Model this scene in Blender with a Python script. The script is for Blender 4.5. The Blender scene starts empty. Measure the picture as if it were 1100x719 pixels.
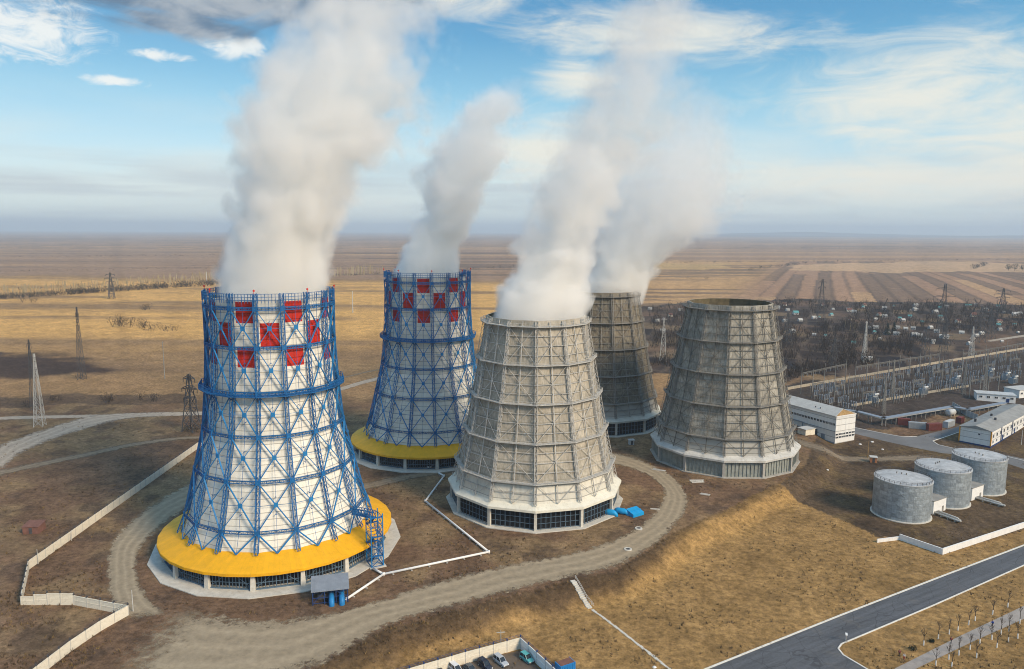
import bpy, math, random
import numpy as np
from mathutils import Vector, Matrix

random.seed(7)
RNG = np.random.default_rng(7)
sc = bpy.context.scene
COL = sc.collection
PI = math.pi

# ------------------------------------------------------------------ camera
H_CAM, FPX, CX, CY = 100.0, 800.0, 550.0, 359.5
PITCH, ROLL = math.radians(7.93), 0.0045
cam_d = bpy.data.cameras.new('camera')
cam = bpy.data.objects.new('camera', cam_d)
COL.objects.link(cam)
cam_d.sensor_width = 36.0
cam_d.lens = FPX / 1100.0 * 36.0
cam_d.clip_start = 1.0
cam_d.clip_end = 80000.0
CAMROT = Matrix.Rotation(PI / 2 - PITCH, 3, 'X') @ Matrix.Rotation(ROLL, 3, 'Z')
cam.matrix_world = Matrix.Translation((0, 0, H_CAM)) @ CAMROT.to_4x4()
sc.camera = cam


def ray(px, py):
    return CAMROT @ Vector(((px - CX) / FPX, (CY - py) / FPX, -1.0))


def P0(px, py, z=0.0):
    d = ray(px, py)
    t = (z - H_CAM) / d.z
    return (d.x * t, d.y * t)


def at_depth(px, py, y):
    d = ray(px, py)
    t = y / d.y
    return (d.x * t, y, H_CAM + d.z * t)


# ------------------------------------------------------------------ numpy noise
def _hash(ix, iy, seed):
    h = (ix * 374761393 + iy * 668265263 + seed * 982451653) & 0xFFFFFFFF
    h = ((h ^ (h >> 13)) * 1274126177) & 0xFFFFFFFF
    return ((h ^ (h >> 16)) & 0xFFFF) / 65535.0


def vnoise(x, y, seed=0):
    x = np.asarray(x, float); y = np.asarray(y, float)
    ix = np.floor(x).astype(np.int64); iy = np.floor(y).astype(np.int64)
    fx = x - ix; fy = y - iy
    fx = fx * fx * (3 - 2 * fx); fy = fy * fy * (3 - 2 * fy)
    a = _hash(ix, iy, seed); b = _hash(ix + 1, iy, seed)
    c = _hash(ix, iy + 1, seed); d = _hash(ix + 1, iy + 1, seed)
    return (a * (1 - fx) + b * fx) * (1 - fy) + (c * (1 - fx) + d * fx) * fy


def fbm(x, y, seed=0, oct=4):
    s = 0; a = 0.5; t = 0
    for i in range(oct):
        s = s + a * vnoise(x * 2 ** i, y * 2 ** i, seed + i * 17); t += a; a *= 0.5
    return s / t


def sstep(a, b, x):
    t = np.clip((np.asarray(x, float) - a) / (b - a), 0, 1)
    return t * t * (3 - 2 * t)


# ------------------------------------------------------------------ terrain
LOW = -4.0
CREST = [P0(*p) for p in [(180, 900), (330, 722), (420, 673), (493, 654), (551, 638), (615, 623), (661, 613), (696, 593),
                          (722, 574), (760, 556), (800, 536), (838, 520), (868, 500), (884, 484)]]
CREST += [(150.0, 372.0), (140.0, 600.0)]
LOWPOLY = CREST + [(1500, 600), (1500, -400), (-120, -400)]


def inpoly(x, y, poly):
    x = np.asarray(x, float); y = np.asarray(y, float)
    r = np.zeros(x.shape, bool)
    n = len(poly)
    for i in range(n):
        x0, y0 = poly[i]; x1, y1 = poly[(i + 1) % n]
        if y0 == y1:
            continue
        c = ((y0 > y) != (y1 > y)) & (x < (x1 - x0) * (y - y0) / (y1 - y0) + x0)
        r ^= c
    return r


def dist_pl(x, y, pl):
    x = np.asarray(x, float); y = np.asarray(y, float)
    d = np.full(x.shape, 1e9)
    for (x0, y0), (x1, y1) in zip(pl[:-1], pl[1:]):
        dx, dy = x1 - x0, y1 - y0
        L = dx * dx + dy * dy + 1e-9
        t = np.clip(((x - x0) * dx + (y - y0) * dy) / L, 0, 1)
        d = np.minimum(d, np.hypot(x - x0 - t * dx, y - y0 - t * dy))
    return d


def zt(x, y):
    x = np.asarray(x, float); y = np.asarray(y, float)
    ins = inpoly(x, y, LOWPOLY)
    sd = np.where(ins, dist_pl(x, y, CREST), 0)
    z = LOW * sstep(0, 11, sd) * (1 - sstep(330, 480, y))
    # hollow outside the panel fence at the lower left
    return z


def G(px, py):
    d = ray(px, py)
    if d.z > -1e-4:
        d.z = -1e-4
    z = 0.0
    for _ in range(30):
        t = (z - H_CAM) / d.z
        x, y = d.x * t, d.y * t
        z2 = float(zt(np.array([x]), np.array([y]))[0])
        z = z * 0.4 + z2 * 0.6
    return Vector((x, y, float(zt(np.array([x]), np.array([y]))[0])))


def ground_z(x, y):
    return float(zt(np.array([x]), np.array([y]))[0])


# ------------------------------------------------------------------ mesh builder
class MB:
    def __init__(s):
        s.v = []; s.f = []; s.m = []

    def add(s, vs, fs, mi=0):
        o = len(s.v)
        s.v += [tuple(v) for v in vs]
        s.f += [tuple(i + o for i in f) for f in fs]
        s.m += [mi] * len(fs)

    def quad(s, a, b, c, d, mi=0):
        s.add([a, b, c, d], [(0, 1, 2, 3)], mi)

    def box(s, c, size, rz=0.0, mi=0, taper=1.0):
        hx, hy, hz = size[0] / 2, size[1] / 2, size[2] / 2
        cr, sr = math.cos(rz), math.sin(rz)
        vs = []
        for dz, k in ((-hz, 1.0), (hz, taper)):
            for dx, dy in ((-hx, -hy), (hx, -hy), (hx, hy), (-hx, hy)):
                x, y = dx * k, dy * k
                vs.append((c[0] + x * cr - y * sr, c[1] + x * sr + y * cr, c[2] + dz))
        s.add(vs, [(3, 2, 1, 0), (4, 5, 6, 7), (0, 1, 5, 4), (1, 2, 6, 5), (2, 3, 7, 6), (3, 0, 4, 7)], mi)

    def bar(s, p, q, w, h=None, mi=0, up=None):
        p = Vector(p); q = Vector(q)
        h = w if h is None else h
        d = q - p
        if d.length < 1e-6:
            return
        d.normalize()
        u = Vector(up) if up is not None else (Vector((0, 0, 1)) if abs(d.z) < 0.95 else Vector((0, 1, 0)))
        a = d.cross(u).normalized(); b = a.cross(d).normalized()
        vs = []
        for o in (p, q):
            for sx, sy in ((-1, -1), (1, -1), (1, 1), (-1, 1)):
                vs.append(o + a * (sx * w / 2) + b * (sy * h / 2))
        s.add(vs, [(0, 1, 2, 3), (7, 6, 5, 4), (4, 5, 1, 0), (5, 6, 2, 1), (6, 7, 3, 2), (7, 4, 0, 3)], mi)

    def tube(s, path, r, n=8, mi=0, caps=True):
        path = [Vector(p) for p in path]
        rs = r if isinstance(r, (list, tuple)) else [r] * len(path)
        rings = []
        ref = None
        for i, p in enumerate(path):
            a = path[max(i - 1, 0)]; b = path[min(i + 1, len(path) - 1)]
            d = (b - a).normalized()
            if ref is None:
                ref = Vector((0, 0, 1)) if abs(d.z) < 0.9 else Vector((1, 0, 0))
            u = d.cross(ref).normalized(); w = u.cross(d).normalized()
            ref = w
            rings.append([p + (u * math.cos(2 * PI * k / n) + w * math.sin(2 * PI * k / n)) * rs[i] for k in range(n)])
        vs = [v for ring in rings for v in ring]
        fs = []
        for i in range(len(path) - 1):
            for k in range(n):
                k2 = (k + 1) % n
                fs.append((i * n + k, i * n + k2, (i + 1) * n + k2, (i + 1) * n + k))
        if caps:
            fs.append(tuple(range(n - 1, -1, -1)))
            fs.append(tuple((len(path) - 1) * n + k for k in range(n)))
        s.add(vs, fs, mi)

    def prism(s, poly, z0, z1, mi=0):
        n = len(poly)
        vs = [(x, y, z0) for x, y in poly] + [(x, y, z1) for x, y in poly]
        fs = [tuple(range(n - 1, -1, -1)), tuple(range(n, 2 * n))]
        for i in range(n):
            j = (i + 1) % n
            fs.append((i, j, n + j, n + i))
        s.add(vs, fs, mi)

    def lathe(s, prof, n, mi=0, phase=0.0, close=False):
        vs = []; fs = []
        m = len(prof)
        for k in range(n):
            a = phase + 2 * PI * k / n
            for r, z in prof:
                vs.append((r * math.sin(a), -r * math.cos(a), z))
        for k in range(n):
            k2 = (k + 1) % n
            for i in range(m - 1 + (1 if close else 0)):
                j = (i + 1) % m
                fs.append((k * m + i, k2 * m + i, k2 * m + j, k * m + j))
        s.add(vs, fs, mi)

    def build(s, name, mats, parent=None, smooth=False, loc=None, rz=0.0):
        me = bpy.data.meshes.new(name)
        me.from_pydata(s.v, [], s.f)
        mats = mats if isinstance(mats, (list, tuple)) else [mats]
        for m in mats:
            me.materials.append(m)
        if len(mats) > 1:
            me.polygons.foreach_set('material_index', s.m)
        if smooth:
            me.polygons.foreach_set('use_smooth', [True] * len(s.f))
        me.update()
        o = bpy.data.objects.new(name, me)
        COL.objects.link(o)
        if parent is not None:
            o.parent = parent
        if loc is not None:
            o.location = loc
        o.rotation_euler.z = rz
        return o


def tag(o, label=None, cat=None, group=None, kind=None):
    if label: o['label'] = label
    if cat: o['category'] = cat
    if group: o['group'] = group
    if kind: o['kind'] = kind
    return o


def thing(name, label, cat, loc=(0, 0, 0), rz=0.0, group=None):
    o = bpy.data.objects.new(name, None)
    o.empty_display_size = 0.5
    COL.objects.link(o)
    o.location = loc
    o.rotation_euler.z = rz
    return tag(o, label, cat, group)


def copy_tree(o, parent=None):
    c = o.copy()
    COL.objects.link(c)
    if parent is not None:
        c.parent = parent
    for ch in [x for x in CHILD.get(o.name, [])]:
        copy_tree(ch, c)
    return c


CHILD = {}


def register(o):
    """remember the children of a prototype so copy_tree need not search"""
    CHILD[o.name] = list(o.children)
    for c in o.children:
        register(c)
    return o


def dup(proto, loc, rz=0.0, label=None, group=None, scale=None):
    c = copy_tree(proto)
    c.location = loc
    c.rotation_euler.z = rz
    if label: c['label'] = label
    if group: c['group'] = group
    if scale: c.scale = scale
    return c


# ------------------------------------------------------------------ materials
def nd(nt, typ, **kw):
    n = nt.nodes.new(typ)
    for k, v in kw.items():
        setattr(n, k, v)
    return n


def mth(nt, op, a, b=None, c=None, clamp=False):
    n = nt.nodes.new('ShaderNodeMath')
    n.operation = op
    n.use_clamp = clamp
    for i, x in enumerate((a, b, c)):
        if x is None:
            continue
        if isinstance(x, (int, float)):
            n.inputs[i].default_value = x
        else:
            nt.links.new(x, n.inputs[i])
    return n.outputs[0]


def mrange(nt, x, a, b, c=0.0, d=1.0, smooth=False):
    n = nt.nodes.new('ShaderNodeMapRange')
    if smooth:
        n.interpolation_type = 'SMOOTHSTEP'
    nt.links.new(x, n.inputs[0])
    for i, v in enumerate((a, b, c, d)):
        n.inputs[i + 1].default_value = v
    return n.outputs[0]


def noise_tex(nt, vec, scale, detail=4, rough=0.55, dist=0.0):
    n = nt.nodes.new('ShaderNodeTexNoise')
    n.inputs['Scale'].default_value = scale
    n.inputs['Detail'].default_value = detail
    n.inputs['Roughness'].default_value = rough
    n.inputs['Distortion'].default_value = dist
    if vec is not None:
        nt.links.new(vec, n.inputs['Vector'])
    return n.outputs['Fac']


def mixc(nt, fac, a, b, blend='MIX'):
    n = nt.nodes.new('ShaderNodeMix')
    n.data_type = 'RGBA'
    n.blend_type = blend
    for sock, v in ((n.inputs[0], fac), (n.inputs[6], a), (n.inputs[7], b)):
        if isinstance(v, (int, float)):
            sock.default_value = v
        elif isinstance(v, tuple):
            sock.default_value = (*v[:3], 1.0)
        else:
            nt.links.new(v, sock)
    return n.outputs[2]


def new_mat(name):
    m = bpy.data.materials.new(name)
    m.use_nodes = True
    nt = m.node_tree
    return m, nt, nt.nodes['Principled BSDF']


def mat(name, col, rough=0.75, metal=0.0, var=0.25, scale=1.0, stretch=(1, 1, 1), dirt=None, dirt_amt=0.5, bump=0.0, bscale=8.0, spec=0.3):
    m, nt, bs = new_mat(name)
    tc = nd(nt, 'ShaderNodeTexCoord')
    mp = nd(nt, 'ShaderNodeMapping')
    mp.inputs['Scale'].default_value = stretch
    nt.links.new(tc.outputs['Object'], mp.inputs['Vector'])
    f = noise_tex(nt, mp.outputs[0], scale, 5, 0.6)
    k = mrange(nt, f, 0.3, 0.7, 1 - var, 1 + var * 0.6)
    c = mixc(nt, 1.0, (*col, 1), k, 'MULTIPLY')
    if dirt is not None:
        g = noise_tex(nt, mp.outputs[0], scale * 2.7, 6, 0.65, 0.4)
        g = mrange(nt, g, 0.52, 0.72, 0, dirt_amt)
        c = mixc(nt, g, c, (*dirt, 1))
    nt.links.new(c, bs.inputs['Base Color'])
    bs.inputs['Roughness'].default_value = rough
    bs.inputs['Metallic'].default_value = metal
    bs.inputs['Specular IOR Level'].default_value = spec
    if bump:
        b = nd(nt, 'ShaderNodeBump')
        b.inputs['Strength'].default_value = bump
        b.inputs['Distance'].default_value = 0.1
        h = noise_tex(nt, tc.outputs['Object'], bscale, 4)
        nt.links.new(h, b.inputs['Height'])
        nt.links.new(b.outputs[0], bs.inputs['Normal'])
    return m


def mat_cladding(name, col, seam=1.5, dirt=(0.35, 0.33, 0.28), dirt_amt=0.25):
    """sheet cladding: horizontal seams every `seam` metres, faint run-off streaks"""
    m, nt, bs = new_mat(name)
    tc = nd(nt, 'ShaderNodeTexCoord')
    sep = nd(nt, 'ShaderNodeSeparateXYZ')
    nt.links.new(tc.outputs['Object'], sep.inputs[0])
    fr = mth(nt, 'FRACT', mth(nt, 'DIVIDE', sep.outputs[2], seam))
    line = mth(nt, 'LESS_THAN', fr, 0.10)
    mp = nd(nt, 'ShaderNodeMapping')
    mp.inputs['Scale'].default_value = (0.9, 0.9, 0.06)
    nt.links.new(tc.outputs['Object'], mp.inputs['Vector'])
    st = mrange(nt, noise_tex(nt, mp.outputs[0], 1.0, 5, 0.6), 0.45, 0.75, 0, dirt_amt)
    row = nd(nt, 'ShaderNodeTexWhiteNoise', noise_dimensions='1D')
    nt.links.new(mth(nt, 'FLOOR', mth(nt, 'DIVIDE', sep.outputs[2], seam)), row.inputs['W'])
    k = mrange(nt, row.outputs[0], 0, 1, 0.9, 1.04)
    c = mixc(nt, 1.0, (*col, 1), k, 'MULTIPLY')
    c = mixc(nt, st, c, (*dirt, 1))
    c = mixc(nt, mth(nt, 'MULTIPLY', line, 0.6), c, tuple(x * 0.25 for x in col))
    nt.links.new(c, bs.inputs['Base Color'])
    bs.inputs['Roughness'].default_value = 0.55
    bs.inputs['Specular IOR Level'].default_value = 0.3
    b = nd(nt, 'ShaderNodeBump')
    b.inputs['Strength'].default_value = 0.6
    b.inputs['Distance'].default_value = 0.12
    nt.links.new(mth(nt, 'SUBTRACT', mth(nt, 'MULTIPLY', fr, 0.5), line), b.inputs['Height'])
    nt.links.new(b.outputs[0], bs.inputs['Normal'])
    return m


def mat_old_shell(name, col, dark, streak=0.75, seam=3.2):
    """weathered board shell: vertical rust and soot runs, blotches, board joints"""
    m, nt, bs = new_mat(name)
    tc = nd(nt, 'ShaderNodeTexCoord')
    sep = nd(nt, 'ShaderNodeSeparateXYZ')
    nt.links.new(tc.outputs['Object'], sep.inputs[0])
    mp = nd(nt, 'ShaderNodeMapping')
    mp.inputs['Scale'].default_value = (1.1, 1.1, 0.09)
    nt.links.new(tc.outputs['Object'], mp.inputs['Vector'])
    a = mrange(nt, noise_tex(nt, mp.outputs[0], 1.6, 6, 0.65), 0.38, 0.66, 0, streak)
    b2 = mrange(nt, noise_tex(nt, tc.outputs['Object'], 0.14, 5, 0.6), 0.35, 0.7, 0.72, 1.15)
    f2 = mrange(nt, noise_tex(nt, tc.outputs['Object'], 1.3, 5, 0.7), 0.3, 0.7, 0.85, 1.12)
    c = mixc(nt, a, (*col, 1), (*dark, 1))
    c = mixc(nt, 1.0, c, mth(nt, 'MULTIPLY', b2, f2), 'MULTIPLY')
    fr = mth(nt, 'FRACT', mth(nt, 'DIVIDE', sep.outputs[2], seam))
    # darker edge just above each board joint, fading upward
    ln = mrange(nt, fr, 0.0, 0.16, 0.5, 0.0)
    c = mixc(nt, ln, c, tuple(x * 0.45 for x in dark))
    nt.links.new(c, bs.inputs['Base Color'])
    bs.inputs['Roughness'].default_value = 0.9
    bs.inputs['Specular IOR Level'].default_value = 0.15
    bm = nd(nt, 'ShaderNodeBump')
    bm.inputs['Strength'].default_value = 0.4
    bm.inputs['Distance'].default_value = 0.15
    nt.links.new(noise_tex(nt, mp.outputs[0], 5.0, 4), bm.inputs['Height'])
    nt.links.new(bm.outputs[0], bs.inputs['Normal'])
    return m


M = {}
M['white_clad'] = mat_cladding('white cladding', (0.82, 0.79, 0.69), 1.9, dirt=(0.42, 0.37, 0.29), dirt_amt=0.3)
M['red_clad'] = mat_cladding('red cladding', (0.55, 0.024, 0.010), 1.9, dirt=(0.25, 0.02, 0.02))
M['inner'] = mat('shell inside', (0.16, 0.13, 0.075), 0.95, var=0.4, scale=0.4)
M['blue'] = mat('blue steel', (0.012, 0.125, 0.34), 0.5, var=0.25, scale=0.6, dirt=(0.05, 0.10, 0.18), dirt_amt=0.5)
M['blue_light'] = mat('light blue steel', (0.018, 0.19, 0.45), 0.5, var=0.2, scale=0.6)
M['yellow'] = mat('yellow canopy paint', (0.80, 0.43, 0.008), 0.6, var=0.14, scale=0.3, stretch=(1, 1, 3), dirt=(0.45, 0.26, 0.04), dirt_amt=0.35, bump=0.3, bscale=0.8)
def mat_canopy(name, col, dark, step):
    m, nt, bs = new_mat(name)
    tc = nd(nt, 'ShaderNodeTexCoord')
    sep = nd(nt, 'ShaderNodeSeparateXYZ')
    nt.links.new(tc.outputs['Object'], sep.inputs[0])
    an = mth(nt, 'MULTIPLY', mth(nt, 'ARCTAN2', sep.outputs[0], sep.outputs[1]), 180 / PI / step)
    fr = mth(nt, 'FRACT', mth(nt, 'ADD', an, 400.0))
    wn = nd(nt, 'ShaderNodeTexWhiteNoise', noise_dimensions='1D')
    nt.links.new(mth(nt, 'FLOOR', mth(nt, 'ADD', an, 400.0)), wn.inputs['W'])
    c = mixc(nt, 1.0, (*col, 1), mrange(nt, wn.outputs[0], 0, 1, 0.95, 1.03), 'MULTIPLY')
    c = mixc(nt, mth(nt, 'MULTIPLY', mth(nt, 'LESS_THAN', fr, 0.05), 0.22), c, (*dark, 1))
    cm = nd(nt, 'ShaderNodeCombineXYZ')
    nt.links.new(mth(nt, 'MULTIPLY', an, 1.7), cm.inputs[0]); nt.links.new(mth(nt, 'MULTIPLY', sep.outputs[2], 0.25), cm.inputs[1])
    st = mrange(nt, noise_tex(nt, cm.outputs[0], 1.0, 5, 0.65), 0.58, 0.80, 0, 0.35)
    c = mixc(nt, st, c, (*dark, 1))
    g2 = mrange(nt, noise_tex(nt, tc.outputs['Object'], 0.5, 5, 0.65), 0.3, 0.7, 0.88, 1.06)
    c = mixc(nt, 1.0, c, g2, 'MULTIPLY')
    nt.links.new(c, bs.inputs['Base Color'])
    bs.inputs['Roughness'].default_value = 0.6
    bs.inputs['Specular IOR Level'].default_value = 0.3
    return m


M['yellow'] = mat_canopy('yellow sheet canopy', (0.83, 0.415, 0.008), (0.42, 0.20, 0.02), 2.5)
M['grey_steel'] = mat('pale galvanised steel', (0.52, 0.51, 0.475), 0.6, var=0.25, scale=0.8, dirt=(0.22, 0.17, 0.12), dirt_amt=0.6)
M['dim_steel'] = mat('weathered steel', (0.27, 0.26, 0.235), 0.75, var=0.3, scale=0.8, dirt=(0.12, 0.08, 0.06), dirt_amt=0.6)
M['mid_steel'] = mat('grimy steel', (0.16, 0.15, 0.13), 0.75, var=0.4, scale=0.5, dirt=(0.25, 0.23, 0.19), dirt_amt=0.6)
M['dark_steel'] = mat('dark steel', (0.075, 0.075, 0.08), 0.7, var=0.3, scale=0.8)
M['louver'] = mat('louver bars', (0.10, 0.16, 0.22), 0.55, var=0.2)
M['black'] = mat('shaded fill', (0.012, 0.013, 0.016), 0.9, var=0.3, scale=0.5)  # near-black colour paints in the shade around the fill inside the tower foot
M['concrete'] = mat('concrete', (0.42, 0.40, 0.36), 0.9, var=0.2, scale=0.35, dirt=(0.22, 0.19, 0.15), dirt_amt=0.6, bump=0.2)
M['pale_concrete'] = mat('pale concrete', (0.60, 0.57, 0.50), 0.85, var=0.15, scale=0.4, dirt=(0.32, 0.28, 0.22), dirt_amt=0.5)
M['cream'] = mat('cream concrete panel', (0.76, 0.70, 0.57), 0.85, var=0.12, scale=0.5, dirt=(0.38, 0.32, 0.22), dirt_amt=0.45)
M['aged_panel'] = mat('aged concrete panel', (0.46, 0.40, 0.30), 0.9, var=0.3, scale=0.2, dirt=(0.25, 0.21, 0.16), dirt_amt=0.6)
M['white'] = mat('white paint', (0.80, 0.79, 0.76), 0.6, var=0.08, scale=0.5, dirt=(0.5, 0.47, 0.42), dirt_amt=0.35)
M['cream_white'] = mat('cream white canopy', (0.72, 0.69, 0.58), 0.65, var=0.1, scale=0.3, dirt=(0.45, 0.40, 0.30), dirt_amt=0.4)
M['shell_beige'] = mat_old_shell('beige weathered boards', (0.50, 0.45, 0.37), (0.27, 0.25, 0.19), 0.7)
M['shell_grey'] = mat_old_shell('grey weathered boards', (0.42, 0.40, 0.345), (0.175, 0.16, 0.13), 0.8)
M['shell_dark'] = mat_old_shell('dark weathered boards', (0.255, 0.23, 0.175), (0.10, 0.075, 0.055), 0.8)
M['panel_band'] = mat_cladding('pale lower panels', (0.68, 0.65, 0.56), 2.4, dirt_amt=0.4)
M['band_grey'] = mat_cladding('grey lower panels', (0.42, 0.41, 0.37), 2.4, dirt_amt=0.4)
M['canopy_grey'] = mat('grey canopy slabs', (0.56, 0.545, 0.50), 0.85, var=0.2, scale=0.3, dirt=(0.2, 0.18, 0.15), dirt_amt=0.5)
M['canopy_mid'] = mat('pale grey canopy slabs', (0.50, 0.49, 0.42), 0.85, var=0.2, scale=0.3)
M['corrugated'] = mat('grey green corrugated sheet', (0.30, 0.32, 0.29), 0.6, var=0.25, scale=0.4, dirt=(0.15, 0.13, 0.1), dirt_amt=0.5)
M['galv'] = mat('grey sheet roof', (0.27, 0.30, 0.34), 0.55, metal=0.2, var=0.15, scale=0.6)
M['roof_grey'] = mat('grey roofing felt', (0.30, 0.295, 0.275), 0.9, var=0.2, scale=0.25, dirt=(0.2, 0.19, 0.17), dirt_amt=0.5)
M['roof_pale'] = mat('pale corrugated roof', (0.50, 0.49, 0.455), 0.75, var=0.12, scale=0.3, dirt=(0.33, 0.31, 0.28), dirt_amt=0.4)
M['glass'] = mat('dark window glass', (0.025, 0.032, 0.04), 0.12, var=0.3, spec=0.6)
M['rust_red'] = mat('red oxide container', (0.17, 0.045, 0.036), 0.75, var=0.25, scale=0.6)
M['cont_grey'] = mat('grey container', (0.32, 0.34, 0.35), 0.65, var=0.2, scale=0.6)
M['cont_pale'] = mat('pale grey container', (0.5, 0.51, 0.5), 0.65, var=0.2, scale=0.6)
M['cont_blue'] = mat('blue container side', (0.02, 0.22, 0.55), 0.6, var=0.15, scale=0.6)
M['rusty'] = mat('rusty brown roof', (0.20, 0.095, 0.070), 0.85, var=0.3, scale=0.7, dirt=(0.2, 0.11, 0.085), dirt_amt=0.5)
M['wood'] = mat('raw timber', (0.35, 0.22, 0.09), 0.9, var=0.3, scale=1.2)
M['orange_box'] = mat('orange brown board', (0.40, 0.17, 0.08), 0.8, var=0.15)
M['orange'] = mat('orange trim', (0.75, 0.33, 0.01), 0.6, var=0.1)
M['navy'] = mat('navy plinth', (0.02, 0.05, 0.16), 0.6, var=0.15)
M['tarp'] = mat('bright blue sheet', (0.01, 0.30, 0.62), 0.45, var=0.12, scale=0.8)
M['insul'] = mat('porcelain insulator', (0.21, 0.235, 0.265), 0.4, var=0.15)
M['bark'] = mat('bark', (0.075, 0.055, 0.042), 0.95, var=0.4, scale=3)
M['twig'] = mat('bare twigs', (0.045, 0.034, 0.028), 0.95, var=0.4, scale=0.05)
M['birch'] = mat('pale birch trunks', (0.42, 0.33, 0.19), 0.9, var=0.3, scale=0.02)
M['conifer'] = mat('dark needles', (0.016, 0.028, 0.017), 0.95, var=0.4, scale=0.2)
M['weed'] = mat('dead weeds', (0.115, 0.078, 0.046), 0.95, var=0.5, scale=0.05)
M['straw'] = mat('straw tufts', (0.25, 0.165, 0.065), 0.95, var=0.4, scale=0.05)
M['rubber'] = mat('tyre rubber', (0.015, 0.015, 0.015), 0.9)
M['lamp_red'] = mat('red lamp', (0.6, 0.04, 0.02), 0.4)
M['skin'] = mat('skin', (0.45, 0.27, 0.19), 0.6, var=0.05)
M['hair'] = mat('dark hair', (0.03, 0.02, 0.015), 0.8)


# tank cladding: dented galvanised sheet in rows of panels
def mat_tank(name):
    m, nt, bs = new_mat(name)
    tc = nd(nt, 'ShaderNodeTexCoord')
    sep = nd(nt, 'ShaderNodeSeparateXYZ')
    nt.links.new(tc.outputs['Object'], sep.inputs[0])
    ang = mth(nt, 'MULTIPLY', mth(nt, 'ARCTAN2', sep.outputs[0], sep.outputs[1]), 10.6)
    cmb = nd(nt, 'ShaderNodeCombineXYZ')
    nt.links.new(mth(nt, 'DIVIDE', ang, 1.9), cmb.inputs[0])
    nt.links.new(mth(nt, 'DIVIDE', sep.outputs[2], 1.45), cmb.inputs[1])
    fl = nd(nt, 'ShaderNodeVectorMath', operation='FLOOR')
    nt.links.new(cmb.outputs[0], fl.inputs[0])
    wn = nd(nt, 'ShaderNodeTexWhiteNoise', noise_dimensions='2D')
    nt.links.new(fl.outputs[0], wn.inputs['Vector'])
    fr = nd(nt, 'ShaderNodeVectorMath', operation='FRACTION')
    nt.links.new(cmb.outputs[0], fr.inputs[0])
    sp2 = nd(nt, 'ShaderNodeSeparateXYZ')
    nt.links.new(fr.outputs[0], sp2.inputs[0])
    line = mth(nt, 'MAXIMUM', mth(nt, 'LESS_THAN', sp2.outputs[0], 0.06), mth(nt, 'LESS_THAN', sp2.outputs[1], 0.07))
    k = mrange(nt, wn.outputs[0], 0, 1, 0.78, 1.1)
    n1 = mrange(nt, noise_tex(nt, tc.outputs['Object'], 0.9, 5, 0.6), 0.3, 0.7, 0.75, 1.15)
    c = mixc(nt, 1.0, (0.40, 0.45, 0.48), mth(nt, 'MULTIPLY', k, n1), 'MULTIPLY')
    c = mixc(nt, mth(nt, 'MULTIPLY', line, 0.4), c, (0.16, 0.18, 0.19))
    nt.links.new(c, bs.inputs['Base Color'])
    bs.inputs['Metallic'].default_value = 0.45
    bs.inputs['Roughness'].default_value = 0.5
    b = nd(nt, 'ShaderNodeBump')
    b.inputs['Strength'].default_value = 0.8
    b.inputs['Distance'].default_value = 0.25
    nt.links.new(noise_tex(nt, tc.outputs['Object'], 0.75, 3, 0.5, 0.6), b.inputs['Height'])
    nt.links.new(b.outputs[0], bs.inputs['Normal'])
    return m


M['tank'] = mat_tank('dented galvanised cladding')
M['tank_roof'] = mat('tank roof', (0.46, 0.46, 0.45), 0.7, metal=0.15, var=0.3, scale=0.25, dirt=(0.66, 0.66, 0.66), dirt_amt=0.7)


# ------------------------------------------------------------------ ground sheet
def Q(*pts):
    return [P0(px, py) for px, py in pts]


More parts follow.
